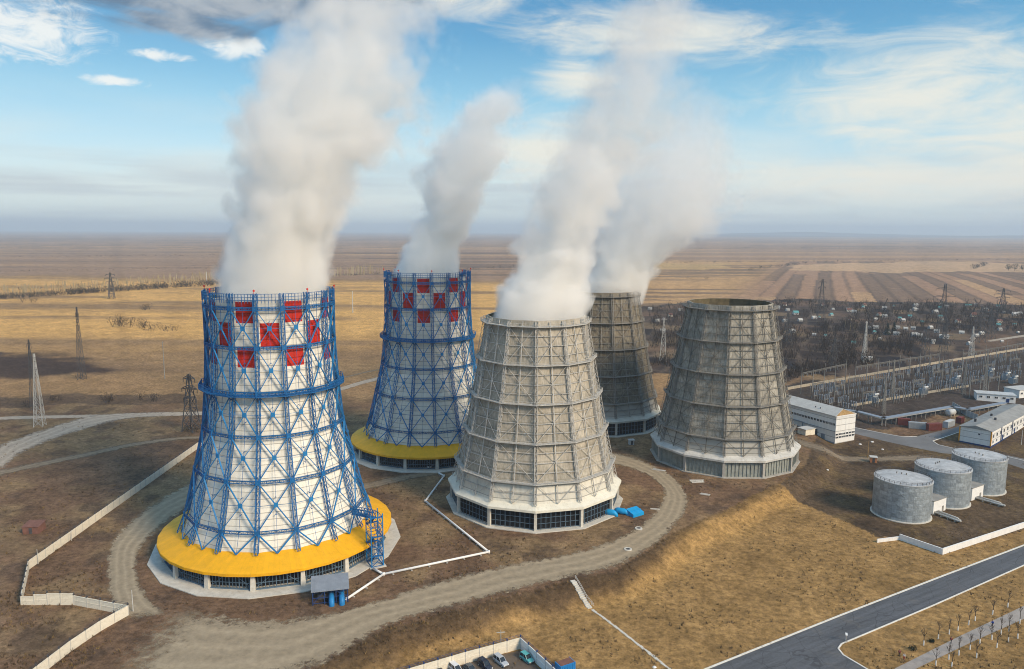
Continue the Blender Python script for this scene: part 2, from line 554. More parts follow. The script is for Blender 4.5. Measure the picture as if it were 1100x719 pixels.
def build_ground():
    ang = np.concatenate([np.arange(-42, 42, 0.13), np.arange(42, 318, 4.0)]) * PI / 180
    rad = [2.0, 20, 45, 70, 90, 105, 116]
    while rad[-1] < 520:
        rad.append(rad[-1] + 1.6)
    while rad[-1] < 34000:
        rad.append(rad[-1] * 1.0085 if rad[-1] < 4000 else rad[-1] * 1.03)
    rad = np.array(rad)
    A, R = np.meshgrid(ang, rad)
    X = R * np.sin(A); Y = R * np.cos(A)
    Z = zt(X, Y)
    na, nr = len(ang), len(rad)
    verts = np.stack([X.ravel(), Y.ravel(), Z.ravel()], 1)
    i = np.arange((nr - 1) * na)
    r = i // na; a = i % na; a2 = (a + 1) % na
    faces = np.stack([r * na + a, (r + 1) * na + a, (r + 1) * na + a2, r * na + a2], 1)[:, ::-1]
    # --- soil and grass cover by place
    x, y = X.ravel(), Y.ravel()
    d = np.hypot(x, y)
    w = np.clip(d / 300, 0.5, 6)
    wx = x + (fbm(x / 14 / w, y / 14 / w, 3) - 0.5) * 22 * w
    wy = y + (fbm(x / 14 / w, y / 14 / w, 9) - 0.5) * 22 * w
    n_big = fbm(x / 60, y / 60, 21)
    n_mid = fbm(x / 14, y / 14, 31)
    n_fine = fbm(x / 4, y / 4, 41, 3)

    def C(r, g, b): return np.array([r, g, b])
    soil = C(0.170, 0.104, 0.063); soil_d = C(0.100, 0.068, 0.047); drab = C(0.235, 0.157, 0.085)
    gold = C(0.66, 0.375, 0.125); lawn = C(0.300, 0.182, 0.072); tan = C(0.20, 0.165, 0.115)
    mauve = C(0.33, 0.205, 0.125); dark_patch = C(0.055, 0.037, 0.031); scrub = C(0.042, 0.031, 0.027)
    col = np.empty((len(x), 3))

    def mix(mask, c):
        nonlocal col
        m = np.clip(mask, 0, 1)[:, None]
        col = col * (1 - m) + c * m

    col[:] = soil
    mix(sstep(0.42, 0.62, n_mid * 0.6 + n_big * 0.4), drab)
    mix(sstep(0.55, 0.7, fbm(x / 9, y / 9, 77)) * 0.7, soil_d)
    # meadow to the left and behind, in broad bands running across the view
    band = fbm(x / 420, y / 60, 55, 5)
    back = sstep(400, 470, wy) * (1 - sstep(0, 60, wx - 0.32 * wy))
    mix(back * 0.8, C(0.34, 0.205, 0.095))
    mix(back * sstep(0.46, 0.62, band) * 0.7, C(0.20, 0.125, 0.070))
    g = sstep(560, 760, wy) * (1 - sstep(1350, 1500, wy + 0.12 * wx)) * (1 - sstep(-20, 120, wx - 0.27 * wy))
    mix(g * sstep(0.30, 0.52, band) * 0.9, gold)
    pq = Q((-80, 372), (60, 378), (120, 387), (176, 397), (100, 402), (60, 405), (-80, 408))
    pd = dist_pl(wx, wy, pq + pq[:1]) * np.where(inpoly(wx, wy, pq), 1, -1)
    mix(sstep(-6, 16, pd + (fbm(x / 30, y / 18, 83) - .5) * 45) * 0.92, dark_patch)  # ragged dark patch across the left meadow
    mix(inpoly(wx, wy, Q((-60, 424), (210, 421), (210, 431), (-60, 436))) * 0.75, soil_d)
    # plain beyond the tree row
    farm = sstep(1420, 1560, wy + 0.12 * wx)
    strips = fbm(x / 2600, np.log(np.maximum(y, 1)) * 26, 91, 4)
    col_far = mauve[None, :] * (0.75 + 0.5 * strips[:, None])
    mf = (farm * (y > 0))[:, None]
    col = col * (1 - mf) + col_far * mf
    mix(farm * sstep(0.6, 0.7, strips) * 0.75, C(0.46, 0.275, 0.13))
    mix(farm * sstep(0.60, 0.68, fbm(x / 1500, np.log(np.maximum(y, 1)) * 40, 97, 4)) * 0.6, C(0.10, 0.075, 0.062))
    # strip fields on the right: long furlongs running away from the camera
    azr = math.radians(22.5)
    u = x * math.cos(azr) - y * math.sin(azr)
    v = x * math.sin(azr) + y * math.cos(azr)
    rf = sstep(0, 60, wx - 0.10 * wy) * sstep(800, 900, wy) * (1 - sstep(2500, 2700, wy))
    mix(rf, C(0.36, 0.215, 0.130))
    us = u + 40 * (vnoise(u / 260, v / 900, 5) - 0.5)
    cell = np.floor(us / 27)
    rnd = _hash(cell.astype(np.int64), (np.floor(v / 1100 + 0.37 * cell)).astype(np.int64), 12)
    mix(rf * (rnd > 0.55) * 0.75, C(0.185, 0.126, 0.086))
    mix(rf * (rnd < 0.14) * 0.8, C(0.47, 0.29, 0.15))
    edge = np.abs(us / 27 - np.round(us / 27)) * 27
    mix(rf * (1 - sstep(2, 5, edge)) * 0.5 * (rnd > 0.3), C(0.10, 0.072, 0.056))
    sf = sstep(0, 90, -(u + 80)) * rf
    bd = fbm(x / 700, y / 34, 63, 4)
    mix(sf, C(0.48, 0.285, 0.13)); mix(sf * sstep(0.48, 0.6, bd) * 0.8, C(0.175, 0.118, 0.076))
    pal = inpoly(wx, wy, Q((860, 284), (1010, 281), (1120, 284), (1120, 292), (960, 293), (850, 291)))
    mix(pal * 0.85, C(0.54, 0.345, 0.19))
    mix(inpoly(wx, wy, Q((700, 283), (790, 284), (770, 290), (690, 290))) * 0.8, C(0.48, 0.31, 0.13))
    # allotment scrub behind the switchyard
    sz = inpoly(wx, wy, Q((690, 330), (780, 323), (900, 323), (1180, 329), (1180, 398), (900, 402), (830, 418), (700, 400)))
    mix(sz * 0.95, scrub)
    pu = (x * math.cos(azr) - y * math.sin(azr)) / 24 + fbm(x / 60, y / 60, 15) * .8
    pv_ = v / 46 + fbm(x / 60, y / 60, 16) * .8
    pr = _hash(np.floor(pu).astype(np.int64), np.floor(pv_).astype(np.int64), 33)
    mix(sz * (pr > 0.62) * 0.7, C(0.095, 0.066, 0.050)); mix(sz * (pr < 0.12) * 0.8, C(0.21, 0.145, 0.085)); mix(sz * ((pr > .3) & (pr < .5)) * 0.7, C(0.030, 0.026, 0.027))
    pe_ = np.minimum(np.abs(pu - np.round(pu)) * 24, np.abs(pv_ - np.round(pv_)) * 46)
    mix(sz * (1 - sstep(1, 3.5, pe_)) * 0.6, C(0.15, 0.11, 0.08))
    mix(sz * sstep(0.55, 0.72, fbm(x / 50, y / 70, 70)) * 0.8, C(0.17, 0.105, 0.066))
    # switchyard
    sy = inpoly(wx, wy, Q((845, 418), (1180, 366), (1180, 420), (1040, 440), (940, 455), (890, 450), (850, 430)))
    mix(sy * 0.9, C(0.058, 0.047, 0.042))
    # lower lawn and its slope
    low = inpoly(wx * 0.2 + x * 0.8, wy * 0.2 + y * 0.8, LOWPOLY) & (y < 352)
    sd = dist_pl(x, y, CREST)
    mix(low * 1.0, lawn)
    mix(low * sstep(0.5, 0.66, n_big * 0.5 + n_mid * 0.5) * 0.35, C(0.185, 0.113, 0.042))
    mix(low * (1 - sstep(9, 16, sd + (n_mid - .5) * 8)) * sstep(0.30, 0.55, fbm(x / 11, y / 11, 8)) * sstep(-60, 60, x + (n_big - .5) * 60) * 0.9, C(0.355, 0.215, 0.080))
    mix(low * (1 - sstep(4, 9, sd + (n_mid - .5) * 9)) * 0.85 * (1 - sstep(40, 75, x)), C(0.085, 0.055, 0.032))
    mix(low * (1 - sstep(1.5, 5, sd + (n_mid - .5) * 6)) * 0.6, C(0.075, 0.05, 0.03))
    mix(low * inpoly(wx, wy, Q((300, 735), (430, 690), (560, 682), (700, 725), (560, 780), (300, 800))) * 0.45, C(0.11, 0.072, 0.036))
    ty = inpoly(x + (wx - x) * .3, y + (wy - y) * .3, [tuple(G(*p)[:2]) for p in ((838, 522), (868, 503), (880, 470), (1180, 455), (1180, 545), (1012, 594), (962, 577), (938, 578), (908, 560))])
    mix(ty * 0.95, C(0.095, 0.066, 0.042))
    mix(ty * sstep(0.55, 0.68, fbm(x / 10, y / 10, 19)) * 0.5, C(0.17, 0.115, 0.05))
    mix(ty * sstep(0.58, 0.7, fbm(x / 16, y / 16, 29)) * 0.6, C(0.05, 0.036, 0.027))
    # fine mottling of the cover itself
    col *= (0.72 + 0.56 * n_fine)[:, None]
    col *= (0.85 + 0.3 * fbm(x / (d / 60), y / (d / 60), 14))[:, None]
    me = bpy.data.meshes.new('ground')
    me.from_pydata(verts.tolist(), [], faces.tolist())
    at = me.color_attributes.new('cover', 'FLOAT_COLOR', 'POINT')
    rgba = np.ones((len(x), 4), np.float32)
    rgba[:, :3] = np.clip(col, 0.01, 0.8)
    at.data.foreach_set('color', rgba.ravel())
    me.polygons.foreach_set('use_smooth', np.ones(len(faces), bool))
    # material
    m, nt, bs = new_mat('soil and dry grass')
    ca = nd(nt, 'ShaderNodeVertexColor', layer_name='cover')
    geo = nd(nt, 'ShaderNodeNewGeometry')
    n1 = mrange(nt, noise_tex(nt, geo.outputs['Position'], 0.55, 6, 0.68), 0.28, 0.72, 0.48, 1.5)
    n2 = mrange(nt, noise_tex(nt, geo.outputs['Position'], 0.05, 5, 0.6), 0.3, 0.7, 0.84, 1.14)
    n3 = mrange(nt, noise_tex(nt, geo.outputs['Position'], 2.1, 3, 0.6), 0.3, 0.7, 0.8, 1.18)
    c = mixc(nt, 1.0, ca.outputs[0], mth(nt, 'MULTIPLY', mth(nt, 'MULTIPLY', n1, n2), n3), 'MULTIPLY')
    sp = mrange(nt, noise_tex(nt, geo.outputs['Position'], 1.4, 5, 0.75, 0.5), 0.58, 0.66, 0, 0.65)
    c = mixc(nt, sp, c, (0.04, 0.029, 0.02))
    nt.links.new(c, bs.inputs['Base Color'])
    bs.inputs['Roughness'].default_value = 1.0
    bs.inputs['Specular IOR Level'].default_value = 0.05
    b = nd(nt, 'ShaderNodeBump')
    b.inputs['Strength'].default_value = 0.6
    b.inputs['Distance'].default_value = 0.5
    nt.links.new(noise_tex(nt, geo.outputs['Position'], 0.8, 5, 0.65), b.inputs['Height'])
    nt.links.new(b.outputs[0], bs.inputs['Normal'])
    me.materials.append(m)
    o = bpy.data.objects.new('ground', me)
    COL.objects.link(o)
    tag(o, kind='structure')


build_ground()


# ------------------------------------------------------------------ roads
def mat_track(name, col, soft=0.66, rough=0.95):
    m, nt, bs = new_mat(name)
    uv = nd(nt, 'ShaderNodeUVMap', uv_map='strip')
    sep = nd(nt, 'ShaderNodeSeparateXYZ')
    nt.links.new(uv.outputs[0], sep.inputs[0])
    geo = nd(nt, 'ShaderNodeNewGeometry')
    ed = mth(nt, 'ABSOLUTE', mth(nt, 'SUBTRACT', mth(nt, 'MULTIPLY', sep.outputs[0], 2.0), 1.0))
    n = noise_tex(nt, geo.outputs['Position'], 0.35, 6, 0.7)
    al = mrange(nt, mth(nt, 'ADD', ed, mth(nt, 'MULTIPLY', mth(nt, 'SUBTRACT', n, 0.5), 1.3)), soft, 1.0, 1.0, 0.0, True)
    k = mrange(nt, noise_tex(nt, geo.outputs['Position'], 0.5, 6, 0.65), 0.3, 0.7, 0.78, 1.15)
    # wheel ruts run along the strip
    rut = mth(nt, 'MULTIPLY', mth(nt, 'ABSOLUTE', mth(nt, 'SINE', mth(nt, 'ADD', mth(nt, 'MULTIPLY', sep.outputs[0], 13.0), mth(nt, 'MULTIPLY', noise_tex(nt, geo.outputs['Position'], 0.03, 2), 7.0)))), 0.22)
    k = mth(nt, 'ADD', mth(nt, 'SUBTRACT', k, rut), 0.13)
    c = mixc(nt, 1.0, (*col, 1), k, 'MULTIPLY')
    nt.links.new(c, bs.inputs['Base Color'])
    en = mrange(nt, mth(nt, 'ADD', sep.outputs[1], mth(nt, 'MULTIPLY', mth(nt, 'SUBTRACT', n, 0.5), 0.12)), 0.0, 0.05, 0.0, 1.0, True)
    al = mth(nt, 'MULTIPLY', al, en)
    nt.links.new(mth(nt, 'MULTIPLY', al, 0.95), bs.inputs['Alpha'])
    bs.inputs['Roughness'].default_value = rough
    bs.inputs['Specular IOR Level'].default_value = 0.1
    return m


TRACK_TAN = mat_track('packed gravel', (0.36, 0.288, 0.195))
TRACK_PALE = mat_track('pale dust road', (0.42, 0.345, 0.265), soft=0.6)
TRACK_DIM = mat_track('faint wheel track', (0.245, 0.19, 0.13), soft=0.3)


def catmull(pts, n=10):
    P = [np.array(p, float) for p in pts]
    P = [2 * P[0] - P[1]] + P + [2 * P[-1] - P[-2]]
    out = []
    for i in range(1, len(P) - 2):
        for k in range(n):
            t = k / n
            a, b, c, d = P[i - 1], P[i], P[i + 1], P[i + 2]
            out.append(0.5 * ((2 * b) + (-a + c) * t + (2 * a - 5 * b + 4 * c - d) * t * t + (-a + 3 * b - 3 * c + d) * t ** 3))
    out.append(P[-2])
    return out


def strip(name, pairs, m, dz=0.05, nseg=10, nc=6, kind='structure'):
    """a road laid on the ground between two edge lines given as ground points"""
    L = catmull([p[0] for p in pairs], nseg)
    Rr = catmull([p[1] for p in pairs], nseg)
    vs = []; uvs = []
    for a, b in zip(L, Rr):
        for k in range(nc + 1):
            t = k / nc
            q = a * (1 - t) + b * t
            vs.append((q[0], q[1])); uvs.append((t, len(vs)))
    V = np.array(vs)
    z = zt(V[:, 0], V[:, 1]) + dz
    me = bpy.data.meshes.new(name)
    w = nc + 1
    fs = [(i * w + k, i * w + k + 1, (i + 1) * w + k + 1, (i + 1) * w + k) for i in range(len(L) - 1) for k in range(nc)]
    me.from_pydata([(V[i, 0], V[i, 1], z[i]) for i in range(len(V))], [], fs)
    uv = me.uv_layers.new(name='strip')
    tot = len(L) - 1
    for lp in me.loops:
        t_, i_ = uvs[lp.vertex_index]
        k_ = (i_ - 1) // w / tot
        uv.data[lp.index].uv = (t_, min(k_, 1 - k_))
    me.materials.append(m)
    o = bpy.data.objects.new(name, me)
    COL.objects.link(o)
    tag(o, kind=kind)
    if fs:
        me.update()
        if me.polygons[0].normal.z < 0:
            me.flip_normals()
    return o


def GP(*quads):
    return [(tuple(G(a, b)[:2]), tuple(G(c, d)[:2])) for a, b, c, d in quads]


strip('gravel_road', GP((185, 648, 100, 735), (240, 660, 190, 745), (300, 664, 330, 722), (380, 652, 420, 672), (450, 630, 491, 652),
                        (520, 611, 551, 636), (600, 596, 613, 621), (648, 583, 659, 611), (684, 566, 696, 591), (706, 545, 722, 570),
                        (712, 526, 740, 541), (697, 512, 727, 515), (680, 505, 702, 500), (655, 498, 676, 490), (600, 485, 610, 476)), TRACK_TAN)
strip('dirt_track', GP((185, 662, 125, 668), (160, 640, 116, 640), (148, 615, 114, 610), (152, 592, 120, 580), (172, 568, 145, 555),
                       (200, 548, 178, 532), (240, 528, 220, 510)), TRACK_TAN, dz=0.04)
strip('dust_road', GP((-60, 530, -60, 560), (0, 478, 0, 508), (20, 470, 25, 487), (50, 460, 60, 472), (85, 449, 98, 460), (110, 445, 128, 452),
                      (160, 443, 165, 448), (240, 441, 240, 446), (300, 436, 300, 441), (362, 417, 364, 421), (415, 403, 416, 407), (520, 385, 520, 388)), TRACK_PALE, dz=0.06)
strip('dust_road', GP((-60, 450, -60, 454), (0, 447.5, 0, 451.5), (60, 446, 60, 450), (110, 445, 108, 449)), TRACK_PALE, dz=0.045)
strip('dirt_track', GP((-40, 512, -40, 522), (30, 498, 32, 505), (90, 486, 92, 492), (150, 474, 152, 479), (215, 468, 215, 472), (300, 470, 300, 475)), TRACK_DIM)
strip('dirt_track', GP((360, 524, 364, 534), (400, 516, 402, 526), (440, 508, 442, 516), (490, 499, 492, 508), (560, 490, 560, 498)), TRACK_DIM)
strip('dirt_track', GP((852, 470, 850, 476), (890, 482, 888, 489), (935, 490, 935, 497), (985, 488, 990, 497), (1030, 494, 1030, 504)), TRACK_DIM)
strip('dirt_track', GP((360, 407, 361, 408.5), (415, 395, 416, 396.5), (520, 380, 520, 381)), TRACK_DIM)
strip('dust_road', GP((1058, 366, 1060, 368), (1110, 358, 1112, 360.5), (1200, 345, 1200, 348)), TRACK_PALE)

# asphalt
def mat_asphalt():
    m, nt, bs = new_mat('asphalt')
    geo = nd(nt, 'ShaderNodeNewGeometry')
    d_ = (V3(g_(1100, 586)) - V3(g_(756, 720))).normalized()
    mp = nd(nt, 'ShaderNodeMapping')
    mp.inputs['Rotation'].default_value = (0, 0, -math.atan2(d_.y, d_.x))
    nt.links.new(geo.outputs['Position'], mp.inputs['Vector'])
    m2 = nd(nt, 'ShaderNodeMapping')
    m2.inputs['Scale'].default_value = (0.05, 0.8, 1)
    nt.links.new(mp.outputs[0], m2.inputs['Vector'])
    lane = mrange(nt, noise_tex(nt, m2.outputs[0], 1.0, 4, 0.6), 0.3, 0.7, 0.72, 1.3)
    fine = mrange(nt, noise_tex(nt, geo.outputs['Position'], 2.2, 4, 0.7), 0.3, 0.7, 0.8, 1.2)
    vo = nd(nt, 'ShaderNodeTexVoronoi', feature='DISTANCE_TO_EDGE')
    vo.inputs['Scale'].default_value = 0.16
    wv = nd(nt, 'ShaderNodeVectorMath', operation='ADD')
    nz = nd(nt, 'ShaderNodeTexNoise'); nz.inputs['Scale'].default_value = 0.5
    nt.links.new(geo.outputs['Position'], nz.inputs['Vector'])
    nt.links.new(geo.outputs['Position'], wv.inputs[0]); nt.links.new(nz.outputs['Color'], wv.inputs[1])
    nt.links.new(wv.outputs[0], vo.inputs['Vector'])
    crack = mth(nt, 'MULTIPLY', mth(nt, 'LESS_THAN', vo.outputs['Distance'], 0.012), 0.55)
    c = mixc(nt, 1.0, (0.088, 0.092, 0.10), mth(nt, 'MULTIPLY', lane, fine), 'MULTIPLY')
    c = mixc(nt, crack, c, (0.03, 0.03, 0.032))
    dust = mrange(nt, noise_tex(nt, geo.outputs['Position'], 0.11, 6, 0.7, 0.6), 0.56, 0.72, 0, 0.5)
    c = mixc(nt, dust, c, (0.17, 0.145, 0.115))
    nt.links.new(c, bs.inputs['Base Color'])
    bs.inputs['Roughness'].default_value = 0.9
    return m


V3 = lambda p: Vector((p[0], p[1], 0))
g_ = lambda a, b: tuple(G(a, b)[:2])
ASPH = mat_asphalt()
YARD_ASPH = mat('dusty asphalt', (0.17, 0.165, 0.16), 0.9, var=0.2, scale=0.1, dirt=(0.12, 0.11, 0.10), dirt_amt=0.6)
KERB_W = mat('whitewashed kerb', (0.74, 0.70, 0.62), 0.8, var=0.15, scale=0.8, dirt=(0.4, 0.36, 0.3), dirt_amt=0.4)


def flat_poly(name, pts, m, dz):
    mb = MB()
    mb.add([(p[0], p[1], ground_z(p[0], p[1]) + dz) for p in pts], [tuple(range(len(pts)))])
    o = mb.build(name, m)
    if o.data.polygons[0].normal.z < 0:
        o.data.flip_normals()
    return tag(o, kind='structure')


def kerb(name, pts, w=0.35, h=0.14, m=None):
    mb = MB()
    for a, b in zip(pts[:-1], pts[1:]):
        za, zb = ground_z(*a[:2]), ground_z(*b[:2])
        mb.bar((a[0], a[1], za + h / 2 - 0.03), (b[0], b[1], zb + h / 2 - 0.03), w, h + 0.06)
    return tag(mb.build(name, m or KERB_W), kind='structure')


g = lambda a, b: tuple(G(a, b)[:2])
UPK = [g(1160, 562), g(1100, 586), g(1018, 617), g(903.6, 661), g(756, 720), g(640, 768), g(500, 826)]
LOK = [g(1180, 576), g(1100, 607.5), g(1001.8, 651), g(915, 687.5), g(904, 692), g(900.5, 697), g(906, 704), g(933, 720), g(985, 752)]
flat_poly('road', UPK + [g(985, 830), g(985, 752)] + LOK[::-1][1:], ASPH, 0.03)
kerb('kerb', UPK, 0.55)
kerb('kerb', LOK, 0.4)
YU = [g(880, 452), g(918, 459.5), g(950, 466), g(970, 469.5), g(985, 469), g(1006, 464), g(1027, 459), g(1040, 455)]
YL = [g(880, 459), g(918, 466), g(950, 474), g(982, 481), g(1012, 487), g(1060, 491), g(1100, 504), g(1160, 522)]
flat_poly('yard_road', YU + [g(1048, 458), g(1020, 468), g(1002, 474), g(1008, 478), g(1030, 483), g(1062, 485), g(1100, 493), g(1160, 505)] + YL[::-1], YARD_ASPH, 0.03)
kerb('kerb', YU[:5], 0.35)
kerb('kerb', [g(1048, 458), g(1020, 468), g(1002, 474), g(1008, 478), g(1030, 483), g(1062, 486), g(1100, 495)], 0.35)
PATH = mat('worn concrete path', (0.34, 0.30, 0.265), 0.9, var=0.2, scale=0.4, dirt=(0.2, 0.17, 0.14), dirt_amt=0.5)
flat_poly('footpath', [g(1180, 616), g(1100, 651), g(1030, 684), g(958, 720), g(900, 752), g(935, 752), g(981, 720), g(1046, 689), g(1100, 665), g(1180, 632)], PATH, 0.03)


# ------------------------------------------------------------------ cooling towers
def ringpt(r, phi, z):
    return Vector((r * math.sin(phi), -r * math.cos(phi), z))


def interp(prof, z):
    for (r0, z0), (r1, z1) in zip(prof[:-1], prof[1:]):
        if z0 <= z <= z1:
            return r0 + (r1 - r0) * (z - z0) / (z1 - z0)
    return prof[0][0] if z < prof[0][1] else prof[-1][0]


def spread(first, name, n, step, parent, start=1):
    for k in range(start, n):
        c = first.copy()
        c.name = name
        COL.objects.link(c)
        c.parent = parent
        c.rotation_euler.z = first.rotation_euler.z + step * k


def lattice_column(path, w, dep, seg, thick, node=1.0, nodes=()):
    """four chords following (r,z) path at phi=0, with lacing"""
    mb = MB()
    for (r0, z0), (r1, z1) in zip(path[:-1], path[1:]):
        for sx in (-1, 1):
            for dr in (0, -dep):
                mb.bar((sx * w / 2, -(r0 + dr), z0), (sx * w / 2, -(r1 + dr), z1), thick)
        n = max(1, round(abs(z1 - z0) / seg))
        for i in range(n):
            za = z0 + (z1 - z0) * i / n; zb = z0 + (z1 - z0) * (i + 1) / n
            ra = r0 + (r1 - r0) * i / n; rb = r0 + (r1 - r0) * (i + 1) / n
            s = 1 if i % 2 else -1
            mb.bar((-w / 2 * s, -ra, za), (w / 2 * s, -rb, zb), thick * 0.7)
            mb.bar((-w / 2, -ra, za), (w / 2, -ra, za), thick * 0.7)
            mb.bar((-w / 2, -ra, za), (-w / 2, -(rb - dep), zb), thick * 0.6)
            mb.bar((w / 2, -ra, za), (w / 2, -(rb - dep), zb), thick * 0.6)
    for r, z in nodes:
        mb.box((0, -(r + 0.05), z), (node * 1.3, 0.3, node * 1.3))
    return mb


def handrail_ring(mb, n, r, z, h, phase=0.0, per=6, t=0.1, mesh_rows=2):
    for k in range(n):
        a = ringpt(r, phase + 2 * PI * k / n, 0); b = ringpt(r, phase + 2 * PI * (k + 1) / n, 0)
        for j in range(mesh_rows + 1):
            zz = z + h * (j + 1) / (mesh_rows + 1)
            mb.bar((a.x, a.y, zz), (b.x, b.y, zz), t)
        for i in range(per):
            p = a.lerp(b, i / per)
            mb.bar((p.x, p.y, z), (p.x, p.y, z + h), t * (1.5 if i == 0 else 1.0))


def white_tower(x, y, phi0, parity, label):
    T = thing('cooling_tower', label, 'cooling tower', (x, y, 0), 0, 'cooling towers with blue lattice over white cladding')
    n = 16; D = 2 * PI / n
    prof = [(31.6, 8.4), (29.2, 14.2), (25.6, 28.0), (22.5, 40.5), (21.2, 53.0), (20.4, 66.2), (20.4, 77.6), (20.5, 80.0)]
    lev = [14.2, 28.0, 40.5, 53.0, 66.2, 77.6]
    # shell: outer skin with red checks, inner skin, rim
    rows = sorted(set([8.0, 11, 14.2, 18.8, 23.4, 28, 32.2, 36.3, 40.5, 44.7, 48.8, 53.0, 57, 60.4, 66.4, 73.3, 79.5, 80.0]))
    us = [0, 0.12, 0.5, 0.88, 1.0]
    mb = MB()
    for k in range(n):
        for j in range(len(rows) - 1):
            za, zb = rows[j], rows[j + 1]
            ra = interp(prof, za) - 1.7; rb = interp(prof, zb) - 1.7
            a0, a1 = ringpt(ra, phi0 + D * k, za), ringpt(ra, phi0 + D * (k + 1), za)
            b0, b1 = ringpt(rb, phi0 + D * k, zb), ringpt(rb, phi0 + D * (k + 1), zb)
            for i in range(4):
                red = i in (1, 2) and (((k + parity) % 2 == 0 and za in (60.4, 73.3)) or ((k + parity) % 2 == 1 and za == 66.4))
                mb.quad(a0.lerp(a1, us[i]), a0.lerp(a1, us[i + 1]), b0.lerp(b1, us[i + 1]), b0.lerp(b1, us[i]), 1 if red else 0)
    inner = [(interp(prof, z) - 2.1, z) for z in rows]
    mb.lathe(inner[::-1], n, 2, phi0)
    mb.lathe([(inner[-1][0], 80.0), (interp(prof, 80) - 1.7, 80.0)], n, 0, phi0)
    mb.build('shell', [M['white_clad'], M['red_clad'], M['inner']], T)
    # main lattice columns
    path = [(interp(prof, z), z) for z in [8.6] + lev + [82.0]]
    c = lattice_column(path, 1.05, 1.2, 2.4, 0.17, 1.1, [(interp(prof, z), z) for z in lev]).build('column', M['blue'], T, rz=phi0)
    spread(c, 'column', n, D, T)
    cosd = math.cos(D / 2)
    pm = [(r * cosd, z) for r, z in path[:-1]] + [(path[-1][0] * cosd, 81.5)]
    mm = MB()
    for (r0, z0), (r1, z1) in zip(pm[:-1], pm[1:]):
        for sx in (0.0,):
            mm.bar((sx, -r0 + .2, z0), (sx, -r1 + .2, z1), 0.09)
        k = max(1, round((z1 - z0) / 4.5))
        for i in range(k):
            za = z0 + (z1 - z0) * i / k; ra = r0 + (r1 - r0) * i / k
            mm.bar((-.28, -ra + .2, za), (.28, -ra + .2, za), 0.12)
            mm.bar((0, -ra + .2, za), (0, -ra + 1.5, za), 0.12)
    o = mm.build('mullion', M['blue'], T, rz=phi0 + D / 2)
    spread(o, 'mullion', n, D, T)
    # ring beams
    for z in lev:
        r = interp(prof, z)
        b = MB()
        for k in range(n):
            a0, a1 = ringpt(r, phi0 + D * k, z), ringpt(r, phi0 + D * (k + 1), z)
            hgt = 0.42
            up = Vector((0, 0, hgt))
            inn0, inn1 = ringpt(r - 1.3, phi0 + D * k, z), ringpt(r - 1.3, phi0 + D * (k + 1), z)
            b.bar(a0 + up, a1 + up, 0.2); b.bar(a0 - up, a1 - up, 0.2)
            b.bar(inn0, inn1, 0.16)
            m_ = 8
            for i in range(m_):
                p, q = a0.lerp(a1, i / m_), a0.lerp(a1, (i + 1) / m_)
                s = 1 if i % 2 else -1
                b.bar(p - up, p + up, 0.16)
                b.bar(p - up * s, q + up * s, 0.1)
        if z == 53.0:   # walkway gallery
            b.lathe([(r - 0.2, z - 0.75), (r + 1.7, z - 0.75), (r + 1.7, z - 0.55), (r - 0.2, z - 0.55)], n, 0, phi0, True)
            handrail_ring(b, n, r + 1.65, z - 0.6, 1.5, phi0, 7, 0.13, 1)
            for k in range(n):
                b.bar(ringpt(r - 1.2, phi0 + D * k, z - 2.6), ringpt(r + 1.6, phi0 + D * k, z - 0.75), 0.2)
            b.build('gallery', M['blue'], T)
        else:
            b.build('ring_beam', M['blue'], T)
    # cross braces, one per panel
    for i, (za, zb) in enumerate(zip(lev[:-1], lev[1:])):
        ra, rb = interp(prof, za), interp(prof, zb)
        p0, p1 = ringpt(ra, -D / 2, za), ringpt(ra, D / 2, za)
        q0, q1 = ringpt(rb, -D / 2, zb), ringpt(rb, D / 2, zb)
        b = MB()
        for s, e in ((p0, q1), (p1, q0)):
            b.bar(s, e, 0.42, 0.2)
        t = (p1 - p0).length / ((p1 - p0).length + (q1 - q0).length)
        cn = p0.lerp(q1, t)
        b.box((cn.x, cn.y - 0.1, cn.z), (1.3, 0.34, 1.3))
        # mid strut at node height
        e0 = p0.lerp(q0, t); e1 = p1.lerp(q1, t)
        b.bar(e0, e1, 0.08)
        o = b.build('cross_brace', [M['blue_light'] if i >= 0 else M['blue']], T, rz=phi0 + D / 2)
        spread(o, 'cross_brace', n, D, T)
    ra, rb = interp(prof, 14.2), interp(prof, 8.6)
    q0, q1 = ringpt(ra, -D / 2, 14.2), ringpt(ra, D / 2, 14.2)
    b = MB()
    for q in (q0, q1):
        for off in (-0.14, 0.14):
            b.bar((off, -rb * cosd, 8.6), q + Vector((off, 0, 0)), 0.2)
    o = b.build('knee_brace', M['blue_light'], T, rz=phi0 + D / 2)
    spread(o, 'knee_brace', n, D, T)
    # top guard rail with red lamps
    b = MB()
    handrail_ring(b, n, 20.5, 79.2, 2.6, phi0, 8, 0.13, 2)
    b.build('guard_rail', M['blue'], T)
    for k in range(0, n, 2):
        l = MB()
        p = ringpt(20.5, phi0 + D * k, 81.7)
        l.bar(p, p + Vector((0, 0, 0.8)), 0.12)
        l.lathe([(0.02, 82.5), (0.3, 82.6), (0.3, 83.0), (0.02, 83.2)], 8)
        l.v = [v if abs(v[2] - 81.7) < .9 and i < 8 else (v[0] + p.x, v[1] + p.y, v[2]) for i, v in enumerate(l.v)]
        l.build('warning_lamp', M['lamp_red'], T)
    # yellow canopy, pillars, louvers, basin
    b = MB()
    b.lathe([(29.4, 8.7), (37.4, 5.9), (37.6, 5.8), (37.6, 5.0), (37.2, 5.0), (29.4, 8.1)], 2 * n, 0, phi0, True)
    b.build('canopy', M['yellow'], T)
    b = MB()
    for s, w, z in ((0, 1.5, 0.2), (1, 0.95, 5.6)):
        pass
